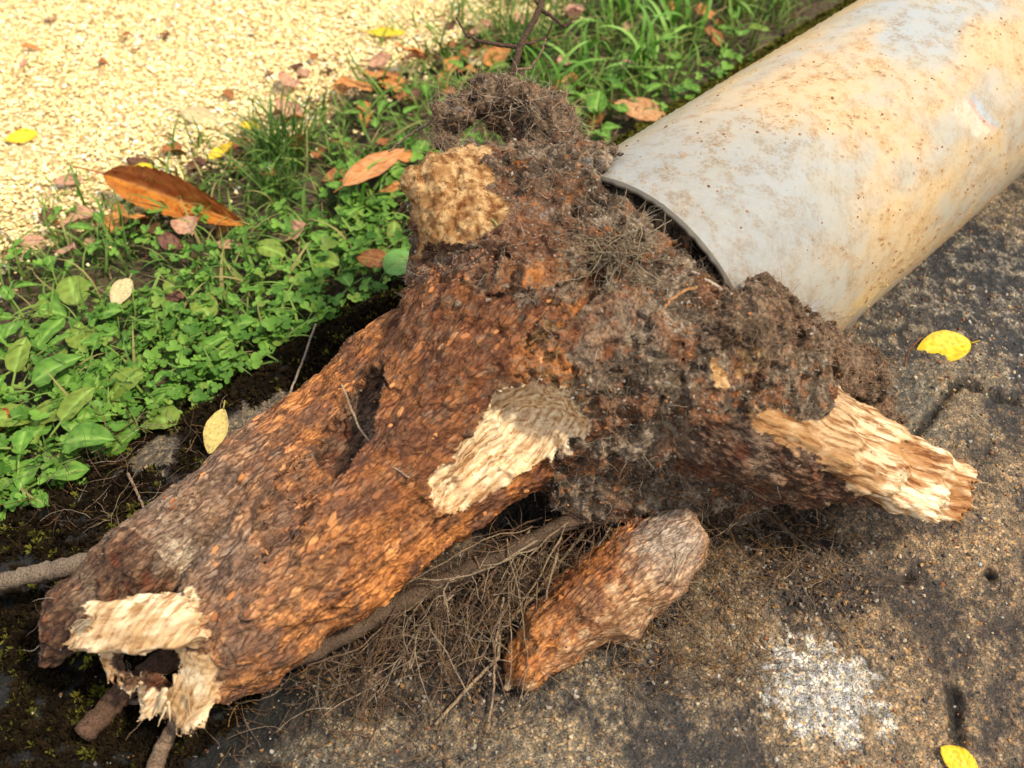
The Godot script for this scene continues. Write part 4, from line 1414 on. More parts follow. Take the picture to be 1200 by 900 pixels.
func build_roots() -> void:
	var m := material(0.9, tex_soil[1], 0.08, 16.0, 0.2)
	m.albedo_texture = tex_soil[0]
	# the long dark root running under the thick one
	var lists := [
		["long_root", [Vector3(0.0993, 0.0550, 0.1392), Vector3(0.0580, 0.0450, 0.1577), Vector3(0.0057, 0.0360, 0.1820), Vector3(-0.0449, 0.0300, 0.2059), Vector3(-0.0874, 0.0300, 0.2311), Vector3(-0.1226, 0.0300, 0.2539), Vector3(-0.1569, 0.0320, 0.2693)], 0.0052, 0.0072, Color(0.12, 0.08, 0.055)],
		["dead_branch", [Vector3(-0.2341, 0.0600, 0.1980), Vector3(-0.2636, 0.0520, 0.2025), Vector3(-0.2983, 0.0440, 0.2057), Vector3(-0.3357, 0.0400, 0.2134), Vector3(-0.3699, 0.0360, 0.2147)], 0.0068, 0.0052, Color(0.24, 0.18, 0.13)],
		["broken_rootlet", [Vector3(-0.1980, 0.0200, 0.2486), Vector3(-0.2237, 0.0170, 0.2576), Vector3(-0.2435, 0.0140, 0.2773), Vector3(-0.2604, 0.0100, 0.3001)], 0.0080, 0.0070, Color(0.13, 0.075, 0.05)],
		["broken_rootlet", [Vector3(-0.1979, 0.0300, 0.2888), Vector3(-0.2038, 0.0180, 0.2983), Vector3(-0.2104, 0.0120, 0.3115), Vector3(-0.2133, 0.0100, 0.3271)], 0.0034, 0.0055, Color(0.22, 0.15, 0.10)],
		["broken_rootlet", [Vector3(-0.2098, 0.0120, 0.2763), Vector3(-0.2282, 0.0100, 0.2793), Vector3(-0.2472, 0.0090, 0.2788)], 0.0026, 0.0022, Color(0.16, 0.11, 0.08)],
		["dry_twig", [Vector3(-0.0051, 0.2000, -0.1130), Vector3(0.0013, 0.2150, -0.1212), Vector3(0.0076, 0.2280, -0.1352), Vector3(0.0179, 0.2400, -0.1511), Vector3(0.0257, 0.2500, -0.1715)], 0.0030, 0.0022, Color(0.10, 0.065, 0.045)],
		["dry_twig", [Vector3(0.0045, 0.2250, -0.1344), Vector3(-0.0096, 0.2260, -0.1363), Vector3(-0.0255, 0.2280, -0.1377), Vector3(-0.0352, 0.2300, -0.1443), Vector3(-0.0417, 0.2380, -0.1551)], 0.0018, 0.0008, Color(0.11, 0.07, 0.05)],
		["dry_twig", [Vector3(0.0045, 0.2260, -0.1363), Vector3(0.0161, 0.2240, -0.1426), Vector3(0.0271, 0.2260, -0.1493), Vector3(0.0308, 0.2360, -0.1524)], 0.0014, 0.0006, Color(0.11, 0.07, 0.05)],
		["dry_twig", [Vector3(0.0000, 0.2150, -0.1187), Vector3(0.0141, 0.2120, -0.1265), Vector3(0.0218, 0.2200, -0.1347), Vector3(0.0257, 0.2260, -0.1454)], 0.0012, 0.0007, Color(0.24, 0.16, 0.10)],
		["dry_twig", [Vector3(0.0218, 0.2420, -0.1578), Vector3(0.0318, 0.2400, -0.1485), Vector3(0.0392, 0.2380, -0.1393), Vector3(0.0455, 0.2420, -0.1445)], 0.0016, 0.0006, Color(0.10, 0.06, 0.045)],
		["dry_twig", [Vector3(0.0218, 0.2430, -0.1585), Vector3(0.0167, 0.2460, -0.1687), Vector3(0.0142, 0.2500, -0.1743)], 0.0014, 0.0007, Color(0.10, 0.06, 0.045)],
		["dry_twig", [Vector3(-0.0221, 0.2060, -0.1053), Vector3(-0.0241, 0.2120, -0.1142), Vector3(-0.0235, 0.2160, -0.1219)], 0.0016, 0.0012, Color(0.12, 0.08, 0.055)],
		["dry_twig", [Vector3(-0.0571, 0.1900, -0.0917), Vector3(-0.0706, 0.1800, -0.0936), Vector3(-0.0827, 0.1720, -0.0921), Vector3(-0.0938, 0.1650, -0.0868)], 0.0016, 0.0007, Color(0.28, 0.21, 0.14)],
		["thin_root", [Vector3(0.0924, 0.1400, 0.1603), Vector3(0.1024, 0.1280, 0.1624), Vector3(0.1152, 0.1120, 0.1616), Vector3(0.1295, 0.1100, 0.1572), Vector3(0.1375, 0.1180, 0.1526)], 0.0022, 0.0034, Color(0.26, 0.19, 0.13)],
		["thin_root", [Vector3(0.0862, 0.1920, 0.1250), Vector3(0.0945, 0.1960, 0.1143), Vector3(0.1045, 0.1970, 0.1063), Vector3(0.1201, 0.1930, 0.0979)], 0.0009, 0.0013, Color(0.42, 0.22, 0.10)],
		["thin_root", [Vector3(0.1094, 0.2000, 0.0925), Vector3(0.1224, 0.1950, 0.0978), Vector3(0.1327, 0.1900, 0.1039)], 0.0009, 0.0013, Color(0.55, 0.42, 0.30)],
		["thin_root", [Vector3(-0.0305, 0.2020, -0.0216), Vector3(-0.0228, 0.2020, 0.0050), Vector3(-0.0190, 0.1990, 0.0290), Vector3(-0.0054, 0.2040, 0.0594), Vector3(0.0064, 0.2020, 0.0721)], 0.0009, 0.0008, Color(0.36, 0.33, 0.12)],
		["thin_root", [Vector3(0.0529, 0.0300, 0.1605), Vector3(0.0141, 0.0180, 0.2102), Vector3(-0.0083, 0.0140, 0.2332), Vector3(-0.0087, 0.0120, 0.2503), Vector3(-0.0322, 0.0060, 0.2734), Vector3(-0.0474, 0.0040, 0.2920)], 0.0012, 0.0011, Color(0.36, 0.25, 0.15)],
		["thin_root", [Vector3(-0.0055, 0.0300, 0.2174), Vector3(-0.0110, 0.0140, 0.2453), Vector3(-0.0118, 0.0060, 0.2763), Vector3(-0.0157, 0.0040, 0.2964)], 0.0009, 0.0007, Color(0.40, 0.28, 0.18)],
		["thin_root", [Vector3(-0.1675, 0.0100, -0.0604), Vector3(-0.1727, 0.0120, -0.0079), Vector3(-0.1794, 0.0120, 0.0387), Vector3(-0.1985, 0.0100, 0.0546), Vector3(-0.2354, 0.0080, 0.0700)], 0.0010, 0.0009, Color(0.34, 0.27, 0.20)],
		["thin_root", [Vector3(-0.2876, 0.0060, 0.0974), Vector3(-0.2749, 0.0060, 0.1172), Vector3(-0.2639, 0.0060, 0.1362)], 0.0012, 0.0008, Color(0.30, 0.21, 0.14)],
		["thin_root", [Vector3(0.1874, 0.0100, 0.1354), Vector3(0.1999, 0.0060, 0.1547), Vector3(0.1981, 0.0040, 0.1816)], 0.0011, 0.0008, Color(0.20, 0.13, 0.08)],
		["thin_root", [Vector3(0.1813, 0.0100, 0.1354), Vector3(0.1945, 0.0080, 0.1488), Vector3(0.2082, 0.0040, 0.1605)], 0.0013, 0.0010, Color(0.22, 0.15, 0.10)],
		["thin_root", [Vector3(-0.1100, 0.1280, 0.1194), Vector3(-0.0965, 0.1220, 0.1504), Vector3(-0.0770, 0.1280, 0.1825), Vector3(-0.0605, 0.1300, 0.1970)], 0.0008, 0.0006, Color(0.40, 0.28, 0.18)],
		["thin_root", [Vector3(0.3161, 0.0200, -0.0001), Vector3(0.3191, 0.0300, -0.0096), Vector3(0.3306, 0.0350, -0.0192)], 0.0009, 0.0006, Color(0.24, 0.11, 0.06)]]
	for L in lists:
		var b := MB.new()
		var pts := through(L[1], 9)
		for i in range(1, pts.size() - 1):
			pts[i] += Vector3(rf(-1, 1), rf(-1, 1), rf(-1, 1)) * minf(0.0007, L[2] * 0.3)
		root_tube(b, pts, L[2], L[3], L[4] * 1.15, 10 if L[2] > 0.003 else 6, 0.10)
		obj(L[0], b.commit(), m, stump)
	# splinters at the torn ends
	var sm_ := material(0.8)
	for sp in [[Vector3(0.3010, 0.0580, 0.1415), Vector3(0.92, -0.30, 0.16), 9, 0.017], [Vector3(0.2948, 0.0460, 0.1556), Vector3(0.92, -0.30, 0.16), 5, 0.012], [Vector3(-0.1961, 0.0480, 0.2973), Vector3(-0.25, -0.75, 0.5), 7, 0.012], [Vector3(-0.2388, 0.0740, 0.2677), Vector3(-0.8, -0.3, 0.3), 5, 0.011]]:
		for i in sp[2]:
			var b := MB.new()
			var at: Vector3 = sp[0] + Vector3(rf(-1, 1), rf(-.5, .3), rf(-1, 1)) * 0.010
			var dir: Vector3 = (sp[1] as Vector3).normalized() + Vector3(rf(-1, 1), rf(-1, 1), rf(-1, 1)) * 0.25
			var L: float = sp[3] * rf(0.6, 1.3)
			var r := rf(0.0007, 0.0018)
			root_tube(b, [at - dir * L * 0.6, at, at + dir * L * 0.5 + Vector3(0, rf(-.001, .001), 0), at + dir * L], r, r * 0.15, (pick([Color(0.72, 0.56, 0.34), Color(0.58, 0.40, 0.21), Color(0.44, 0.27, 0.13)]) as Color), 5, 0.3)
			obj("wood_splinter", b.commit(PackedVector3Array(), true), sm_, stump)
	# the tangle beneath: rootlets large enough to follow one by one
	var lo1 := Vector3(0.0594, 0.0300, 0.1497)
	for i in 64:
		var b := MB.new()
		var f := rng.randf()
		var from: Vector3 = (Vector3(-0.0670, 0.0260, 0.2150) as Vector3).lerp(Vector3(0.0825, 0.0400, 0.1461), f) + Vector3(rf(-.02, .02), rf(-0.008, 0.012), rf(-.01, .02))
		var pts := wander(from, Vector3(rf(-0.9, 0.25), rf(-0.4, 0.25), rf(0.3, 1.1)), rf(0.04, 0.13), 14, 0.22, 0.10)
		var c: Color = pick([Color(0.33, 0.23, 0.14), Color(0.22, 0.14, 0.09), Color(0.40, 0.30, 0.20), Color(0.17, 0.10, 0.065)])
		root_tube(b, pts, rf(0.0004, 0.0010), 0.0003, c, 5, 0.1)
		for k in 3:
			var at: Vector3 = pts[3 + rng.randi() % 12]
			root_tube(b, wander(at, Vector3(rf(-1, 1), rf(-0.5, 0.5), rf(-0.5, 1)), rf(0.012, 0.04), 7, 0.3, 0.08), 0.0004, 0.0002, c, 4, 0.1)
		obj("thin_root", b.commit(), m, stump)
	# and the fine ones nobody could count
	var fine := MB.new()
	for i in 2000:
		var from := Vector3.ZERO
		var r := rng.randf()
		if r < 0.55:
			from = (Vector3(-0.1202, 0.0120, 0.2503) as Vector3).lerp(Vector3(0.1365, 0.0300, 0.1497), rng.randf()) + Vector3(rf(-.03, .03), rf(-0.012, 0.02), rf(-.03, .035))
		elif r < 0.70:
			from = Vector3(0.1720, 0.0060, 0.1400) + Vector3(rf(-.06, .07), rf(0, 0.006), rf(-.03, .06))
		elif r < 0.82:
			from = Vector3(0.1131, 0.0030, 0.2270) + Vector3(rf(-.04, .05), rf(0, 0.003), rf(-.03, .04))
		elif r < 0.90:
			from = Vector3(-0.0851, 0.0020, 0.2856) + Vector3(rf(-.10, .10), rf(0, 0.003), rf(-.04, .04))
		else:
			from = Vector3(-0.2564, 0.0020, 0.0983) + Vector3(rf(-.10, .14), rf(0, 0.004), rf(-.05, .05))
		var c: Color = pick([Color(0.30, 0.21, 0.13), Color(0.20, 0.125, 0.08), Color(0.14, 0.085, 0.06), Color(0.38, 0.29, 0.20), Color(0.30, 0.16, 0.06)])
		root_tube(fine, wander(from, Vector3(rf(-1, 1), rf(-0.3, 0.5), rf(-1, 1)), rf(0.012, 0.05), 8, 0.40, 0.1), rf(0.0002, 0.00042), 0.00015, c, 3, 0.1)
	obj("fine_roots", fine.commit(), m, stump, "stuff")
	# ball of pale root hair on the trunk and the orange bundle on the concrete
	var ball := MB.new()
	for i in 120:
		root_tube(ball, wander(Vector3(0.0639, 0.2080, 0.0794) + Vector3(rf(-.013, .013), rf(-.003, .004), rf(-.008, .012)), Vector3(rf(-1, 1), rf(-0.3, 0.3), rf(-1, 1)), rf(0.02, 0.045), 12, 0.45), 0.0004, 0.00025, Color(0.40, 0.31, 0.20) * rf(0.6, 1.2), 3)
	obj("hair_ball", ball.commit(), m, stump, "stuff")
	# crumbs that fell from it
	for v in 2:
		var xf := []
		var cols := []
		for i in 2600:
			var p: Vector3 = (Vector3(-0.0930, 0.0000, 0.2618) as Vector3).lerp(Vector3(0.1875, 0.0000, 0.1282), rng.randf()) + Vector3(rf(-.07, .07), 0, rf(-.07, .06))
			if i % 3 == 0:
				p = Vector3(0.1580, 0.0000, 0.1579) + Vector3(rf(-.09, .09), 0, rf(-.06, .08))
			var r := 0.0005 + 0.0016 * pow(rng.randf(), 3.0)
			xf.append(Transform3D(basis_up(Vector3(rf(-1, 1), 1, rf(-1, 1)), rf(0, TAU)).scaled(Vector3.ONE * r), p + Vector3(0, r * 0.5, 0)))
			cols.append((pick([Color(0.10, 0.07, 0.05), Color(0.20, 0.13, 0.08), Color(0.27, 0.15, 0.06), Color(0.30, 0.25, 0.19), Color(0.05, 0.04, 0.03)]) as Color) * rf(0.7, 1.2))
		scatter("soil_crumbs", stone_mesh(91 + v, 0.45), material(0.95), xf, cols)

# ---------------------------------------------------------------- moss on the kerb
func build_moss() -> void:
	var sprig := []
	for k in 3:
		var b := MB.new()
		var r := RandomNumberGenerator.new()
		r.seed = 100 + k
		for j in 9:
			var a := r.randf() * TAU
			var tilt := r.randf_range(0.3, 1.4)
			var d := Vector3(cos(a) * sin(tilt), cos(tilt), sin(a) * sin(tilt))
			var side := d.cross(Vector3.UP).normalized() * r.randf_range(0.10, 0.2)
			var o := Vector3(r.randf_range(-.2, .2), 0, r.randf_range(-.2, .2))
			var i0 := b.vert(o - side * 0.5, Color.WHITE)
			b.vert(o + side * 0.5, Color.WHITE)
			b.vert(o + d * 0.55 + side, Color.WHITE)
			b.vert(o + d * 0.55 - side, Color.WHITE)
			b.vert(o + d - Vector3(0, 0.12, 0), Color.WHITE)
			b.quad(i0, i0 + 1, i0 + 2, i0 + 3)
			b.tri(i0 + 3, i0 + 2, i0 + 4)
		sprig.append(b.commit())
	var bare_a := Vector3(-0.2752, 0.0000, 0.0761)
	var bare_b := Vector3(-0.2303, 0.0000, 0.0548)
	var bare_c := Vector3(-0.1859, 0.0000, 0.0188)
	var nz := noise(FastNoiseLite.TYPE_SIMPLEX, 18.0, 3, 110)
	var m := material(0.9, null, 0, 1, 0.12)
	for v in 3:
		var xf := []
		var cols := []
		for i in 14000:
			var s := rf(-0.62, 1.0)
			var w := lerpf(0.055, 0.27, ss(0.08, -0.34, s))
			var t := EDGE + 0.016 - w * pow(rng.randf(), 0.8)
			var p := st(s, t)
			var k := nz.get_noise_3dv(p)
			var bare := nz.get_noise_3dv(p * 2.3 + Vector3(5, 0, 2))
			if bare > 0.28 or p.distance_to(bare_a) < 0.022 + k * 0.02 or Geometry3D.get_closest_point_to_segment(p, bare_b, bare_c).distance_to(p) < 0.014 + k * 0.02:
				continue
			var up := 0.5 + 0.5 * k
			var y := -0.016 * ss(EDGE - 0.025, EDGE + 0.01, t) + 0.001
			var sc := rf(0.003, 0.007) * (0.7 + 0.7 * up)
			xf.append(Transform3D(basis_up(Vector3(rf(-.5, .5), 1, rf(-.5, .5)), rf(0, TAU)).scaled(Vector3(1, rf(0.7, 1.4), 1) * sc), p + Vector3(0, y, 0)))
			var c := Color(0.007, 0.005, 0.0035).lerp(Color(0.022, 0.014, 0.006), rng.randf())
			var green := 0.03 + 0.22 * ss(0.15, 0.45, k) + 0.75 * ss(0.1, 0.3, s)
			if rng.randf() < green:
				c = Color(0.055, 0.055, 0.010).lerp(Color(0.19, 0.17, 0.022), rng.randf() * rng.randf())
			cols.append(c)
		scatter("moss", sprig[v], m, xf, cols)

# ---------------------------------------------------------------- gravel
func build_gravel() -> void:
	var nz := noise(FastNoiseLite.TYPE_SIMPLEX, 9.0, 3, 120)
	for v in 4:
		var mesh := stone_mesh(121 + v, 0.22)
		var xf := []
		var cols := []
		for i in 25000:
			var s := rf(-0.55, 0.85)
			var t := 0.40 + 0.85 * rng.randf()
			var p := st(s, t)
			var border := 0.475 + nz.get_noise_3dv(p) * 0.07
			if t < border and rng.randf() > 0.12 * ss(border - 0.10, border, t):
				continue
			var r := rf(0.0013, 0.0026) * (1.35 if rng.randf() < 0.08 else 1.0)
			xf.append(Transform3D(basis_up(Vector3(rf(-.7, .7), 1, rf(-.7, .7)), rf(0, TAU)).scaled(Vector3(r * rf(0.9, 1.3), r, r)), p + Vector3(0, -0.0235 + rf(-0.001, 0.0028), 0)))
			var c := Color(0.86, 0.64, 0.27).lerp(Color(0.92, 0.78, 0.44), rng.randf())
			if rng.randf() < 0.10:
				c = Color(0.52, 0.33, 0.13)
			elif rng.randf() < 0.08:
				c = Color(0.84, 0.80, 0.68)
			cols.append(c * rf(0.85, 1.05))
		scatter("gravel", mesh, material(0.75), xf, cols)

# ---------------------------------------------------------------- grass, clover, weeds
func blade_mesh(seed_: int, width: float, lean: float, segs := 7) -> ArrayMesh:
	var r := RandomNumberGenerator.new()
	r.seed = seed_
	var b := MB.new()
	var p := Vector3.ZERO
	var ang := r.randf_range(0.0, 0.25)
	for i in segs + 1:
		var f := i / float(segs)
		var w := width * (1.0 - pow(f, 2.2)) * (0.6 + 0.4 * minf(f * 4.0, 1.0)) + 0.001
		b.vert(p + Vector3(-w, w * 0.5, 0), Color.WHITE)
		b.vert(p, Color(0.86, 0.9, 0.8))
		b.vert(p + Vector3(w, w * 0.5, 0), Color.WHITE)
		ang += lean / segs * (0.5 + f)
		p += Vector3(r.randf_range(-.01, .01), cos(ang), sin(ang)) / segs
	for i in segs:
		for k in 2:
			b.quad(i * 3 + k, i * 3 + k + 1, i * 3 + k + 4, i * 3 + k + 3)
	return b.commit()

func clover_mesh(seed_: int) -> ArrayMesh:
	var r := RandomNumberGenerator.new()
	r.seed = seed_
	var b := MB.new()
	var top := Vector3(r.randf_range(-.15, .15), 1.0, r.randf_range(-.15, .15))
	b.tube([Vector3.ZERO, top * 0.5 + Vector3(0.06, 0, 0), top], [0.03, 0.025, 0.02], 3, [Color(0.8, 0.9, 0.5), Color(0.8, 0.9, 0.5), Color(0.8, 0.9, 0.5)])
	for k in 3:
		var a := TAU * k / 3 + r.randf_range(-.15, .15)
		var dir := Vector3(cos(a), r.randf_range(-.15, .30), sin(a)).normalized()
		var sd := dir.cross(Vector3.UP).normalized()
		var nm := sd.cross(dir)
		var mid := b.vert(top + dir * 0.30 - nm * 0.02, Color(0.95, 1.0, 0.9))
		var n := 10
		for i in n:
			var q := TAU * i / n
			var rad := 0.30 * (1.0 - 0.16 * pow(maxf(cos(q), 0.0), 8.0))
			b.vert(top + dir * (0.31 + cos(q) * rad) + sd * sin(q) * rad * 0.92 + nm * (absf(sin(q)) * 0.06), Color.WHITE)
		for i in n:
			b.tri(mid, mid + 1 + i, mid + 1 + (i + 1) % n)
	return b.commit()

func leaf_grid(length: float, width: float, shape: Callable, fold: float, curl: float, wave: float, seed_: int, base: Color, other: Color, vein: Color, nu := 18, nv := 6, blotch := 0.5, spots := 0.0) -> MB:
	# a leaf along +x from its stalk, its upper face +y; shape(f) gives the half width, -1..1 across
	var nz := noise(FastNoiseLite.TYPE_SIMPLEX, 3.0, 3, seed_)
	var b := MB.new()
	var ang := 0.0
	var p := Vector3.ZERO
	for i in nu + 1:
		var f := i / float(nu)
		var w: float = shape.call(f) * width * 0.5
		for j in range(-nv, nv + 1):
			var g := j / float(nv)
			var wob := nz.get_noise_2d(f * 1.4 * 1.0, g * 0.6) 
			var c := base.lerp(other, clampf(0.5 + wob * 1.3, 0, 1) * blotch)
			var rib := absf(fmod(f * 9.0 - absf(g) * 2.2 + 20.0, 1.0) - 0.5)
			var spot := nz.get_noise_2d(f * 5.0 + 7.0, g * 3.0 + seed_)
			c = c.lerp(Color(c.r * 0.45, c.g * 0.33, c.b * 0.4), ss(0.30, 0.42, spot) * 0.8 * spots)
			c = c.lerp(Color(c.r * 0.6, c.g * 0.45, c.b * 0.4), ss(0.80, 1.0, absf(g) + wob * 0.5) * 0.6 * spots)
			c = c.lerp(vein, (0.6 if j == 0 else 0.0) + 0.22 * ss(0.12, 0.0, rib))
			var up := absf(g) * w * sin(fold) + sin(f * 7.0 + seed_) * wave * g + nz.get_noise_2d(f * 2.0, g * 2.0 + 9.0) * wave - 0.25 * wave * ss(0.14, 0.0, rib)
			b.vert(p + Vector3(-absf(g) * w * 0.0, up, g * w * cos(fold)), c)
		ang += curl / nu
		p += Vector3(cos(ang), sin(ang), 0) * length / nu
	var n := nv * 2 + 1
	for i in nu:
		for j in n - 1:
			b.quad(i * n + j, (i + 1) * n + j, (i + 1) * n + j + 1, i * n + j + 1)
	return b

func oval(f: float) -> float:
	return pow(maxf(sin(PI * clampf(f, 0.0, 1.0)), 0.0), 0.62)

func ovate(f: float) -> float:
	return pow(maxf(sin(PI * pow(clampf(f, 0.0, 1.0), 0.72)), 0.0), 0.75)

func roundish(f: float) -> float:
	return sqrt(maxf(0.0, 1.0 - pow(f * 2.0 - 1.0, 2.0)))

func spoon(f: float) -> float:
	return 0.16 * (1.0 - f) + pow(maxf(sin(PI * pow(clampf(f, 0.0, 1.0), 1.7)), 0.0), 0.9)

func lance(f: float) -> float:
	return pow(maxf(sin(PI * pow(clampf(f, 0, 1), 0.8)), 0.0), 0.85)

func toothed(f: float) -> float:
	return lance(f) * (1.0 - 0.10 * fmod(f * 17.0, 1.0))

func leaf_material(rough := 0.5, back := Color(0.35, 0.5, 0.1)) -> StandardMaterial3D:
	var m := material(rough, null, 0, 1, 0.3)
	m.backlight_enabled = true
	m.backlight = back
	return m

func build_grass() -> void:
	var nz := noise(FastNoiseLite.TYPE_SIMPLEX, 14.0, 2, 130)
	var gm := leaf_material(0.55, Color(0.4, 0.55, 0.15))
	# fine blades all through the strip
	for v in 4:
		var mesh := blade_mesh(131 + v, 0.022, 1.1 + 0.35 * v)
		var xf := []
		var cols := []
		for i in 3200:
			var s := rf(-0.75, 1.15)
			var t := EDGE + 0.01 + 0.36 * rng.randf()
			var p := st(s, t)
			var k := nz.get_noise_3dv(p)
			var dens := 0.35 + k * 0.6 - 0.30 * ss(0.44, 0.52, t) + 0.30 * ss(0.15, 0.45, s) - 0.8 * ss(0.06, 0.03, t - EDGE) * ss(-0.1, 0.2, s)
			if rng.randf() > dens:
				continue
			var h := rf(0.025, 0.07)
			xf.append(Transform3D(basis_up(Vector3(rf(-.5, .5), 1, rf(-.5, .5)), rf(0, TAU)).scaled(Vector3(h * rf(0.8, 1.4), h, h)), p + Vector3(0, -0.032, 0)))
			var c := Color(0.07, 0.15, 0.022).lerp(Color(0.19, 0.28, 0.055), rng.randf())
			if rng.randf() < 0.13:
				c = Color(0.30, 0.25, 0.09)
			cols.append(c)
		scatter("grass", mesh, gm, xf, cols)
	# clover carpet
	for v in 4:
		var mesh := clover_mesh(141 + v)
		var xf := []
		var cols := []
		for i in 3200:
			var s := rf(-0.75, 0.60)
			var t := EDGE + 0.005 + 0.31 * pow(rng.randf(), 1.1)
			var p := st(s, t)
			var k := nz.get_noise_3dv(p * 1.7 + Vector3(4, 0, 1))
			var sp_ := nz.get_noise_3dv(p * 2.6 + Vector3(1, 0, 8))
			if rng.randf() > 0.62 + k * 1.2 - 0.95 * ss(0.25, 0.42, t) - 0.75 * ss(0.05, 0.35, s):
				continue
			var h := rf(0.010, 0.022)
			var w := rf(0.006, 0.0105) * (1.5 if sp_ > 0.22 else 1.0)
			xf.append(Transform3D(basis_up(Vector3(rf(-.3, .3), 1, rf(-.3, .3)), rf(0, TAU)).scaled(Vector3(w, h, w)), p + Vector3(0, -0.026 + rf(0, 0.006), 0)))
			cols.append(Color(0.055, 0.14, 0.018).lerp(Color(0.17, 0.31, 0.045), pow(rng.randf(), 1.3)).lerp(Color(0.22, 0.26, 0.05), 0.5 if rng.randf() < 0.1 else 0.0))
		scatter("clover", mesh, leaf_material(0.5, Color(0.35, 0.55, 0.10)), xf, cols)
	# broad-leaved weeds: prototypes, then copies
	var protos := []
	for k in 3:
		var o := Node3D.new()
		o.name = "broadleaf_weed"
		var n: int = [5, 6, 4][k]
		for i in n:
			var a := TAU * i / n + rf(-.3, .3)
			var L := rf(0.018, 0.038)
			var age := 0.35 if rng.randf() < 0.2 else 0.0
			var leaf := leaf_grid(L, L * [0.62, 0.46, 0.85][k], [ovate, spoon, roundish][k], 0.18, -0.55, 0.0012, 150 + k * 10 + i, Color(0.07, 0.17, 0.02).lerp(Color(0.25, 0.22, 0.04), age), Color(0.16, 0.31, 0.045).lerp(Color(0.32, 0.28, 0.06), age), Color(0.30, 0.46, 0.10), 12, 4, 0.8, 0.35)
			var mi := obj("leaf", leaf.commit(), gm, o)
			var lift := rf(0.25, 0.7)
			var stalk := rf(0.006, 0.02)
			mi.transform = Transform3D(Basis(Vector3.UP, a) * Basis(Vector3.BACK, lift), Vector3(cos(a), 0.9, -sin(a)) * stalk)
			var sb := MB.new()
			sb.tube([Vector3.ZERO, Vector3(cos(a), 1.3, -sin(a)) * stalk * 0.5, Vector3(cos(a), 0.9, -sin(a)) * stalk], [0.001, 0.0009, 0.0008], 4, [Color(0.2, 0.25, 0.06), Color(0.2, 0.3, 0.06), Color(0.2, 0.3, 0.06)])
			obj("stalk", sb.commit(), gm, o)
		protos.append(o)
	var spots := [
		[Vector3(-0.3758, -0.0100, 0.0595), 1.35, 0], [Vector3(-0.3752, -0.0100, 0.1012), 1.2, 1], [Vector3(-0.3716, -0.0100, 0.0192), 1.0, 2], [Vector3(-0.3240, -0.0100, 0.0766), 0.9, 0], [Vector3(-0.3021, -0.0100, 0.0192), 1.05, 2], [Vector3(-0.3319, -0.0100, -0.0547), 0.85, 1],
		[Vector3(-0.3873, -0.0100, -0.0924), 0.95, 2], [Vector3(-0.4153, -0.0100, -0.0392), 1.2, 1], [Vector3(-0.4424, -0.0100, -0.0980), 1.0, 0], [Vector3(-0.3894, -0.0100, -0.2110), 0.9, 1], [Vector3(-0.2830, -0.0100, -0.0341), 0.8, 0], [Vector3(-0.2636, -0.0100, -0.0814), 0.8, 2],
		[Vector3(-0.2259, -0.0100, -0.0814), 0.85, 1], [Vector3(-0.3767, -0.0100, -0.0443), 0.9, 0], [Vector3(-0.1373, -0.0100, -0.2615), 1.0, 1], [Vector3(-0.1130, -0.0100, -0.1749), 0.9, 0], [Vector3(-0.1473, -0.0100, -0.2337), 0.9, 1], [Vector3(-0.2059, -0.0100, -0.1749), 0.8, 2],
		[Vector3(-0.1641, -0.0100, -0.1625), 0.8, 0], [Vector3(0.0964, -0.0100, -0.4444), 0.9, 1], [Vector3(0.0841, -0.0100, -0.3925), 1.0, 0], [Vector3(0.1883, -0.0100, -0.4904), 0.9, 1], [Vector3(-0.1479, -0.0100, -0.4267), 0.8, 1], [Vector3(-0.0964, -0.0100, -0.4444), 0.8, 1],
		[Vector3(-0.0401, -0.0100, -0.5095), 0.9, 0], [Vector3(0.1650, -0.0100, -0.5591), 1.0, 1], [Vector3(0.2883, -0.0100, -0.6226), 0.9, 0], [Vector3(-0.1076, -0.0100, -0.3281), 0.9, 2], [Vector3(-0.2594, -0.0100, -0.1383), 0.7, 0], [Vector3(-0.4130, -0.0100, 0.0098), 1.3, 0],
		[Vector3(-0.3168, -0.0100, -0.1150), 0.7, 2], [Vector3(-0.2631, -0.0100, -0.0093), 0.7, 1], [Vector3(-0.4245, -0.0100, -0.1383), 0.7, 1], [Vector3(-0.3430, -0.0100, 0.0098), 0.9, 2], [Vector3(-0.4514, -0.0100, 0.0374), 1.2, 1], [Vector3(-0.4986, -0.0100, -0.0291), 1.1, 0]]
	var where := ["beside the mossy edge at the lower end of the strip", "among the clover", "close to the stump", "in the long grass before the pipe"]
	for sp in spots:
		var o: Node3D = protos[sp[2]].duplicate()
		o.name = numbered("broadleaf_weed", self)
		add_child(o, true)
		o.position = sp[0] + Vector3(rf(-.004, .004), -0.013, rf(-.004, .004))
		o.rotation.y = rf(0, TAU)
		o.scale = Vector3.ONE * sp[1] * rf(0.9, 1.1)
		var kind: String = ["weed with pointed oval leaves", "weed with narrow spoon-shaped leaves", "weed with round leaves"][sp[2]]
		tag(o, "low green %s growing in the strip beside the kerb" % kind, "weed", "weeds in the green strip: each a %s" % kind)
	for o in protos:
		o.free()
	# clumps of broad grass behind the stump
	var strap := []
	for v in 3:
		strap.append(blade_mesh(171 + v, 0.034, 1.5 + 0.4 * v, 10))
	var grass_cols := [Color(0.11, 0.25, 0.035), Color(0.18, 0.36, 0.06), Color(0.25, 0.42, 0.09)]
	var gmats := []
	for c in grass_cols:
		var m := leaf_material(0.42, Color(0.4, 0.55, 0.15))
		m.albedo_color = (c as Color).linear_to_srgb()
		gmats.append(m)
	var ci := 0
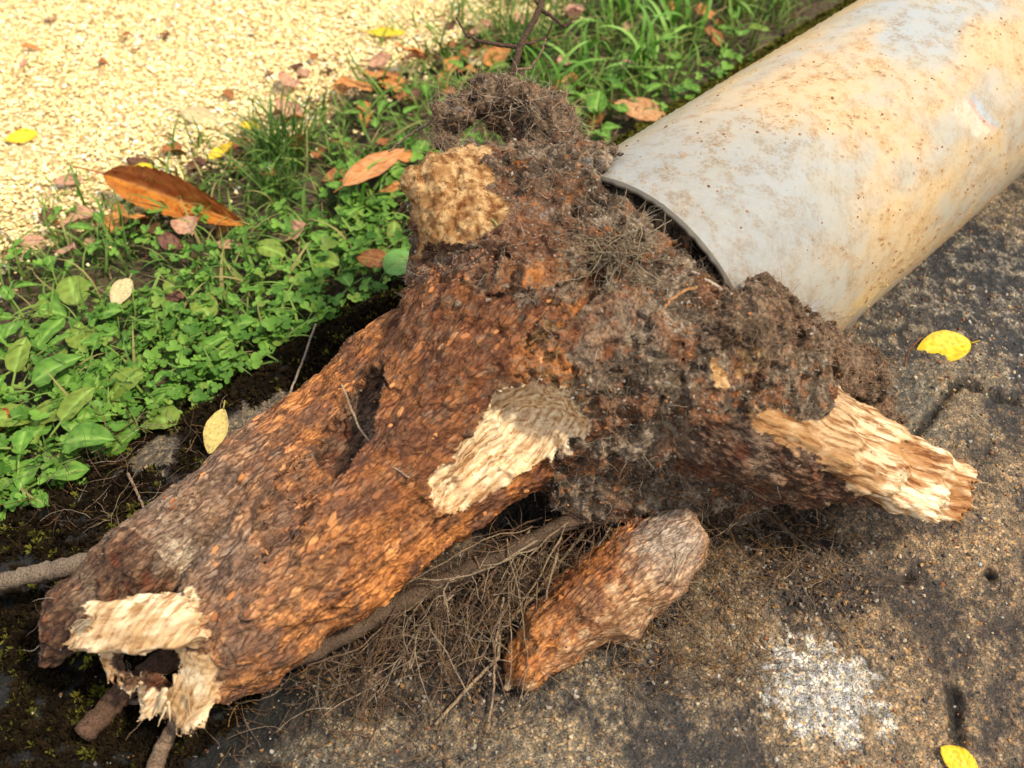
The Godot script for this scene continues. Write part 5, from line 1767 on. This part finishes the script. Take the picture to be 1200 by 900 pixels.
	for sp in [[Vector3(0.0916, -0.0300, -0.5151), "clump of broad bright green grass just above the root mat"], [Vector3(0.1544, -0.0300, -0.5346), "clump of broad grass leaning towards the pipe"], [Vector3(0.2167, -0.0300, -0.6280), "clump of broad grass nearest the top of the mossy edge"], [Vector3(0.0398, -0.0300, -0.4773), "clump of broad grass directly behind the root mat"], [Vector3(0.1324, -0.0300, -0.6614), "clump of broad grass at the top beside the brown leaves"], [Vector3(0.2938, -0.0300, -0.7078), "clump of broad grass at the far end of the kerb"], [Vector3(-0.1485, -0.0300, -0.2668), "small clump of broad grass left of the sawn stub"]]:
		var o := thing("grass_clump", sp[1], "grass clump", sp[0], "clumps of broad grass")
		for i in 13:
			var mi := obj("blade", strap[i % 3], gmats[rng.randi() % 3], o)
			var h := rf(0.06, 0.125) * (0.7 if ci == 6 else 1.0)
			mi.transform = Transform3D(basis_up(Vector3(rf(-.7, .7), 1, rf(-.7, .7)), rf(0, TAU)).scaled(Vector3(h * 0.85, h, h)), Vector3(rf(-.02, .02), 0, rf(-.02, .02)))
		ci += 1
	# tufts of fine grass at the gravel's edge
	var tuft := blade_mesh(181, 0.012, 1.0)
	for sp in [[Vector3(-0.2454, -0.0300, -0.3572), 150, 0.085, "dense tuft of fine dark grass at the edge of the gravel"], [Vector3(-0.2404, -0.0300, -0.2958), 90, 0.07, "loose tuft of fine grass in front of the denser tuft"], [Vector3(0.0105, -0.0300, -0.5749), 80, 0.09, "upright tuft of thin grass behind the dry twig"], [Vector3(-0.3836, -0.0300, -0.1990), 60, 0.06, "loose tuft of thin grass under the large brown leaf"]]:
		var o := thing("grass_tuft", sp[3], "grass tuft", sp[0])
		var xf := []
		var cols := []
		for i in sp[1]:
			var h: float = sp[2] * rf(0.55, 1.1)
			xf.append(Transform3D(basis_up(Vector3(rf(-.75, .75), 1, rf(-.75, .75)), rf(0, TAU)).scaled(Vector3(h, h, h)), Vector3(rf(-.022, .022), 0, rf(-.02, .02))))
			cols.append(Color(0.045, 0.11, 0.02).lerp(Color(0.13, 0.22, 0.045), rng.randf()))
		scatter("blades", tuft, gm, xf, cols, o)
	# dead leaves and stalks rotting at the bottom of the strip
	var xf := []
	var cols := []
	for i in 2600:
		var s := rf(-0.7, 1.1)
		var t := EDGE + 0.02 + 0.33 * rng.randf()
		xf.append(Transform3D(basis_up(Vector3(rf(-1, 1), rf(0.0, 0.5), rf(-1, 1)), rf(0, TAU)).scaled(Vector3(1.6, 1, 1) * rf(0.008, 0.03)), st(s, t, -0.028)))
		cols.append((pick([Color(0.20, 0.12, 0.06), Color(0.12, 0.06, 0.03), Color(0.30, 0.21, 0.10), Color(0.09, 0.06, 0.035)]) as Color) * rf(0.7, 1.2))
	scatter("plant_litter", fibre_mesh(190, 0.15, 0.03, 5), material(0.9), xf, cols)

# ---------------------------------------------------------------- fallen leaves
func stalked(b: MB, length: float, r: float, c: Color, bend := 0.3) -> void:
	var pts := []
	var rad := []
	var cols := []
	for i in 6:
		var f := i / 5.0
		pts.append(Vector3(-length * f, 0.0004 - 0.0 * f + bend * length * f * f * 0.3, bend * length * f * f * 0.4))
		rad.append(r * (1.0 - 0.3 * f))
		cols.append(c)
	b.tube(pts, rad, 5, cols)

func lay(o: Node3D, from: Vector3, to: Vector3, up := Vector3.UP) -> void:
	var x := (to - from).normalized()
	var z := x.cross(up).normalized()
	o.transform = Transform3D(Basis(x, z.cross(x), z), from)

func build_leaves() -> void:
	# the big brown leaf at the edge of the grass
	var from := Vector3(-0.4143, 0.0020, -0.2897)
	var to := Vector3(-0.2600, -0.0060, -0.2191)
	var L := from.distance_to(to)
	var o := thing("fallen_leaf", "large orange-brown toothed leaf, folded along its midrib, at the edge of the gravel", "leaf")
	lay(o, from, to, Vector3(0.10, 0.72, 0.62))
	var lb := leaf_grid(L, L * 0.31, toothed, 0.62, -0.12, 0.0016, 201, Color(0.36, 0.105, 0.015), Color(0.52, 0.21, 0.03), Color(0.50, 0.22, 0.06), 68, 8, 0.8, 0.7)
	for i in lb.c.size():
		if i % 17 < 8:
			lb.c[i] = lb.c[i] * Color(0.55, 0.48, 0.6)  # half beyond the midrib coloured darker, painting in the shade of the fold
	var leafm := leaf_material(0.5, Color(0.4, 0.2, 0.05))
	obj("blade", lb.commit(), leafm, o)
	var sb := MB.new()
	stalked(sb, 0.034, 0.0012, Color(0.36, 0.13, 0.03))
	obj("stalk", sb.commit(), leafm, o)
	# single leaves that stand out: from, to, width ratio, colours, label
	var yellow := [Color(0.72, 0.48, 0.02), Color(0.85, 0.62, 0.05)]
	var pale := [Color(0.55, 0.43, 0.13), Color(0.66, 0.53, 0.19)]
	var buff := [Color(0.50, 0.40, 0.20), Color(0.62, 0.52, 0.28)]
	var brown := [Color(0.24, 0.085, 0.03), Color(0.42, 0.18, 0.06)]
	var pink := [Color(0.42, 0.22, 0.13), Color(0.55, 0.32, 0.20)]
	var dark := [Color(0.10, 0.045, 0.03), Color(0.17, 0.075, 0.045)]
	var heroes := [
		[Vector3(0.3887, 0.0040, -0.0437), Vector3(0.3417, 0.0050, -0.0345), 0.62, yellow, "bright yellow oval leaf lying on the concrete right of the stump"],
		[Vector3(0.2789, 0.0030, 0.3243), Vector3(0.2601, 0.0080, 0.3067), 0.62, yellow, "yellow leaf on the concrete at the bottom corner, partly out of view"],
		[Vector3(-0.2205, 0.0280, 0.0511), Vector3(-0.2299, 0.0100, 0.0817), 0.50, pale, "dull yellow leaf standing on the mossy edge beside the thick root"],
		[Vector3(-0.3419, 0.0100, -0.1201), Vector3(-0.3515, 0.0040, -0.0928), 0.66, buff, "pale buff leaf resting on the clover"],
		[Vector3(-0.5540, -0.0180, -0.3815), Vector3(-0.5208, -0.0160, -0.3934), 0.55, yellow, "bright yellow leaf on the gravel near the picture's edge"],
		[Vector3(-0.1824, -0.0180, -0.6227), Vector3(-0.1273, -0.0140, -0.6064), 0.28, yellow, "narrow yellow leaf lying on the gravel far from the grass"],
		[Vector3(-0.3750, -0.0180, -0.4397), Vector3(-0.3215, -0.0160, -0.4155), 0.42, buff, "long pale yellow leaf where the gravel meets the fallen leaves"],
		[Vector3(-0.3206, -0.0120, -0.3372), Vector3(-0.3004, -0.0100, -0.3661), 0.36, yellow, "narrow yellow leaf just above the large brown leaf"],
		[Vector3(-0.3943, -0.0100, -0.3204), Vector3(-0.3698, -0.0080, -0.3099), 0.55, yellow, "small yellow leaf tucked behind the large brown leaf"],
		[Vector3(-0.3015, -0.0160, -0.4104), Vector3(-0.2798, -0.0140, -0.4021), 0.5, yellow, "small yellow leaf beside the dense grass tuft"],
		[Vector3(-0.1670, 0.0100, -0.2582), Vector3(-0.1105, 0.0120, -0.3296), 0.34, [Color(0.45, 0.17, 0.05), Color(0.55, 0.28, 0.12)], "long curled orange-brown leaf left of the sawn stub"],
		[Vector3(-0.1947, -0.0100, -0.2948), Vector3(-0.1599, -0.0080, -0.3160), 0.5, brown, "brown leaf lying under the long curled leaf"],
		[Vector3(-0.1455, -0.0040, -0.1677), Vector3(-0.1088, 0.0000, -0.1531), 0.5, brown, "dark red-brown leaf in the clover left of the trunk"],
		[Vector3(-0.1155, 0.0000, -0.1387), Vector3(-0.0931, 0.0060, -0.1606), 0.9, [Color(0.14, 0.30, 0.06), Color(0.17, 0.34, 0.09)], "broad plain green leaf close beside the trunk"],
		[Vector3(-0.4704, -0.0060, -0.1852), Vector3(-0.4480, -0.0020, -0.1957), 0.62, pink, "pinkish brown leaf in the grass near the picture's edge"],
		[Vector3(-0.2825, -0.0060, -0.1865), Vector3(-0.2569, -0.0040, -0.1866), 0.42, pink, "small pink-brown leaf under the tip of the large brown leaf"],
		[Vector3(-0.4746, -0.0140, -0.2989), Vector3(-0.4443, -0.0100, -0.3022), 0.5, pink, "pale brown leaf at the stalk of the large brown leaf"],
		[Vector3(0.1153, -0.0080, -0.4411), Vector3(0.1708, -0.0040, -0.4067), 0.5, [Color(0.45, 0.22, 0.09), Color(0.56, 0.32, 0.15)], "tan leaf lying between the broad grass and the pipe"],
		[Vector3(-0.0466, -0.0140, -0.5623), Vector3(-0.0304, -0.0100, -0.5310), 0.85, buff, "small round pale leaf behind the dry twig"],
		[Vector3(0.4269, 0.0080, -0.6224), Vector3(0.4541, 0.0100, -0.6408), 0.5, pink, "pale leaf on top of the mossy edge at the far end of the pipe"],
		[Vector3(-0.4088, -0.0100, 0.0419), Vector3(-0.4051, 0.0000, 0.0262), 0.6, [Color(0.35, 0.09, 0.02), Color(0.42, 0.14, 0.03)], "rust-red leaf among the weeds at the picture's edge"],
		[Vector3(0.1271, -0.0100, -0.5349), Vector3(0.1425, -0.0060, -0.5160), 0.7, pink, "small peach leaf caught in the broad grass"]]
	var k := 0
	for h in heroes:
		var a: Vector3 = h[0]
		var b: Vector3 = h[1]
		var len_ := a.distance_to(b)
		var t := thing("fallen_leaf", h[4], "leaf")
		lay(t, a, b, Vector3(rf(-.2, .2), 1, 0.25 + rf(-.1, .2)))
		var shape: Callable = oval if h[2] > 0.45 else lance
		var g := leaf_grid(len_, len_ * h[2], shape, rf(0.08, 0.22), rf(-0.35, 0.1), 0.0008, 210 + k, h[3][0], h[3][1], (h[3][1] as Color).lerp(Color(0.5, 0.35, 0.12), 0.4), 26, 7, 0.9, 0.75 if h[3][1].g < h[3][1].r else 0.0)
		obj("blade", g.commit(), leafm, t)
		var s2 := MB.new()
		stalked(s2, len_ * 0.16, 0.0006, (h[3][0] as Color) * 0.7)
		obj("stalk", s2.commit(), leafm, t)
		k += 1
	# the crowd of small brown leaves along the border: a few kinds, copied
	var kinds := [["brown", brown], ["pink-brown", pink], ["dark brown", dark], ["orange-brown", [Color(0.45, 0.17, 0.04), Color(0.58, 0.28, 0.09)]]]
	var protos := []
	for i in 12:
		var Lf := rf(0.022, 0.042)
		var cols: Array = kinds[i % 4][1]
		var g := leaf_grid(Lf, Lf * rf(0.45, 0.75), ovate if i % 2 else oval, rf(0.1, 0.5), rf(-0.9, 0.9), 0.002, 240 + i, cols[0], cols[1], cols[1], 14, 5, 0.9, 0.8)
		protos.append(g.commit())
	var spots := []
	for i in 46:
		var s := rf(-0.18, 0.50)
		spots.append(st(s, 0.475 + rf(-0.055, 0.045) + 0.02 * sin(s * 9.0), rf(-0.020, -0.012)))
	for i in 44:
		spots.append(st(rf(0.10, 0.75), rf(0.21, 0.46), rf(-0.02, 0.004)))
	for i in 10:
		spots.append(st(rf(-0.35, 0.1), rf(0.24, 0.44), rf(-0.016, -0.004)))
	for i in 13:
		spots.append(st(rf(-0.1, 0.6), rf(0.55, 0.95), rf(-0.018, -0.014)))
	for q in [Vector3(-0.2907, 0.0000, -0.5209), Vector3(-0.4644, 0.0000, -0.5715), Vector3(-0.4317, 0.0000, -0.6076), Vector3(-0.5834, 0.0000, -0.5509), Vector3(-0.6021, 0.0000, -0.5819), Vector3(-0.2401, 0.0000, -0.5170), Vector3(-0.1744, 0.0000, -0.5111), Vector3(-0.3189, 0.0000, -0.6251)]:
		spots.append(q + Vector3(0, -0.016, 0))
	k = 0
	for q in spots:
		var v: int = rng.randi() % 9
		var place := "on the open gravel" if q.dot(TD) > 0.54 else ("along the border of the gravel" if q.dot(TD) > 0.42 else "between the grass blades")
		var t := obj("small_leaf", protos[v], leafm)
		tag(t, "small withered %s leaf lying %s" % [kinds[v % 4][0], place], "leaf", "small %s leaves %s" % [kinds[v % 4][0], place])
		t.transform = Transform3D(basis_up(Vector3(rf(-.35, .35), 1, rf(-.35, .35)), rf(0, TAU)).scaled(Vector3.ONE * (0.6 if q.dot(TD) > 0.54 else rf(0.7, 1.15))), q)
		k += 1
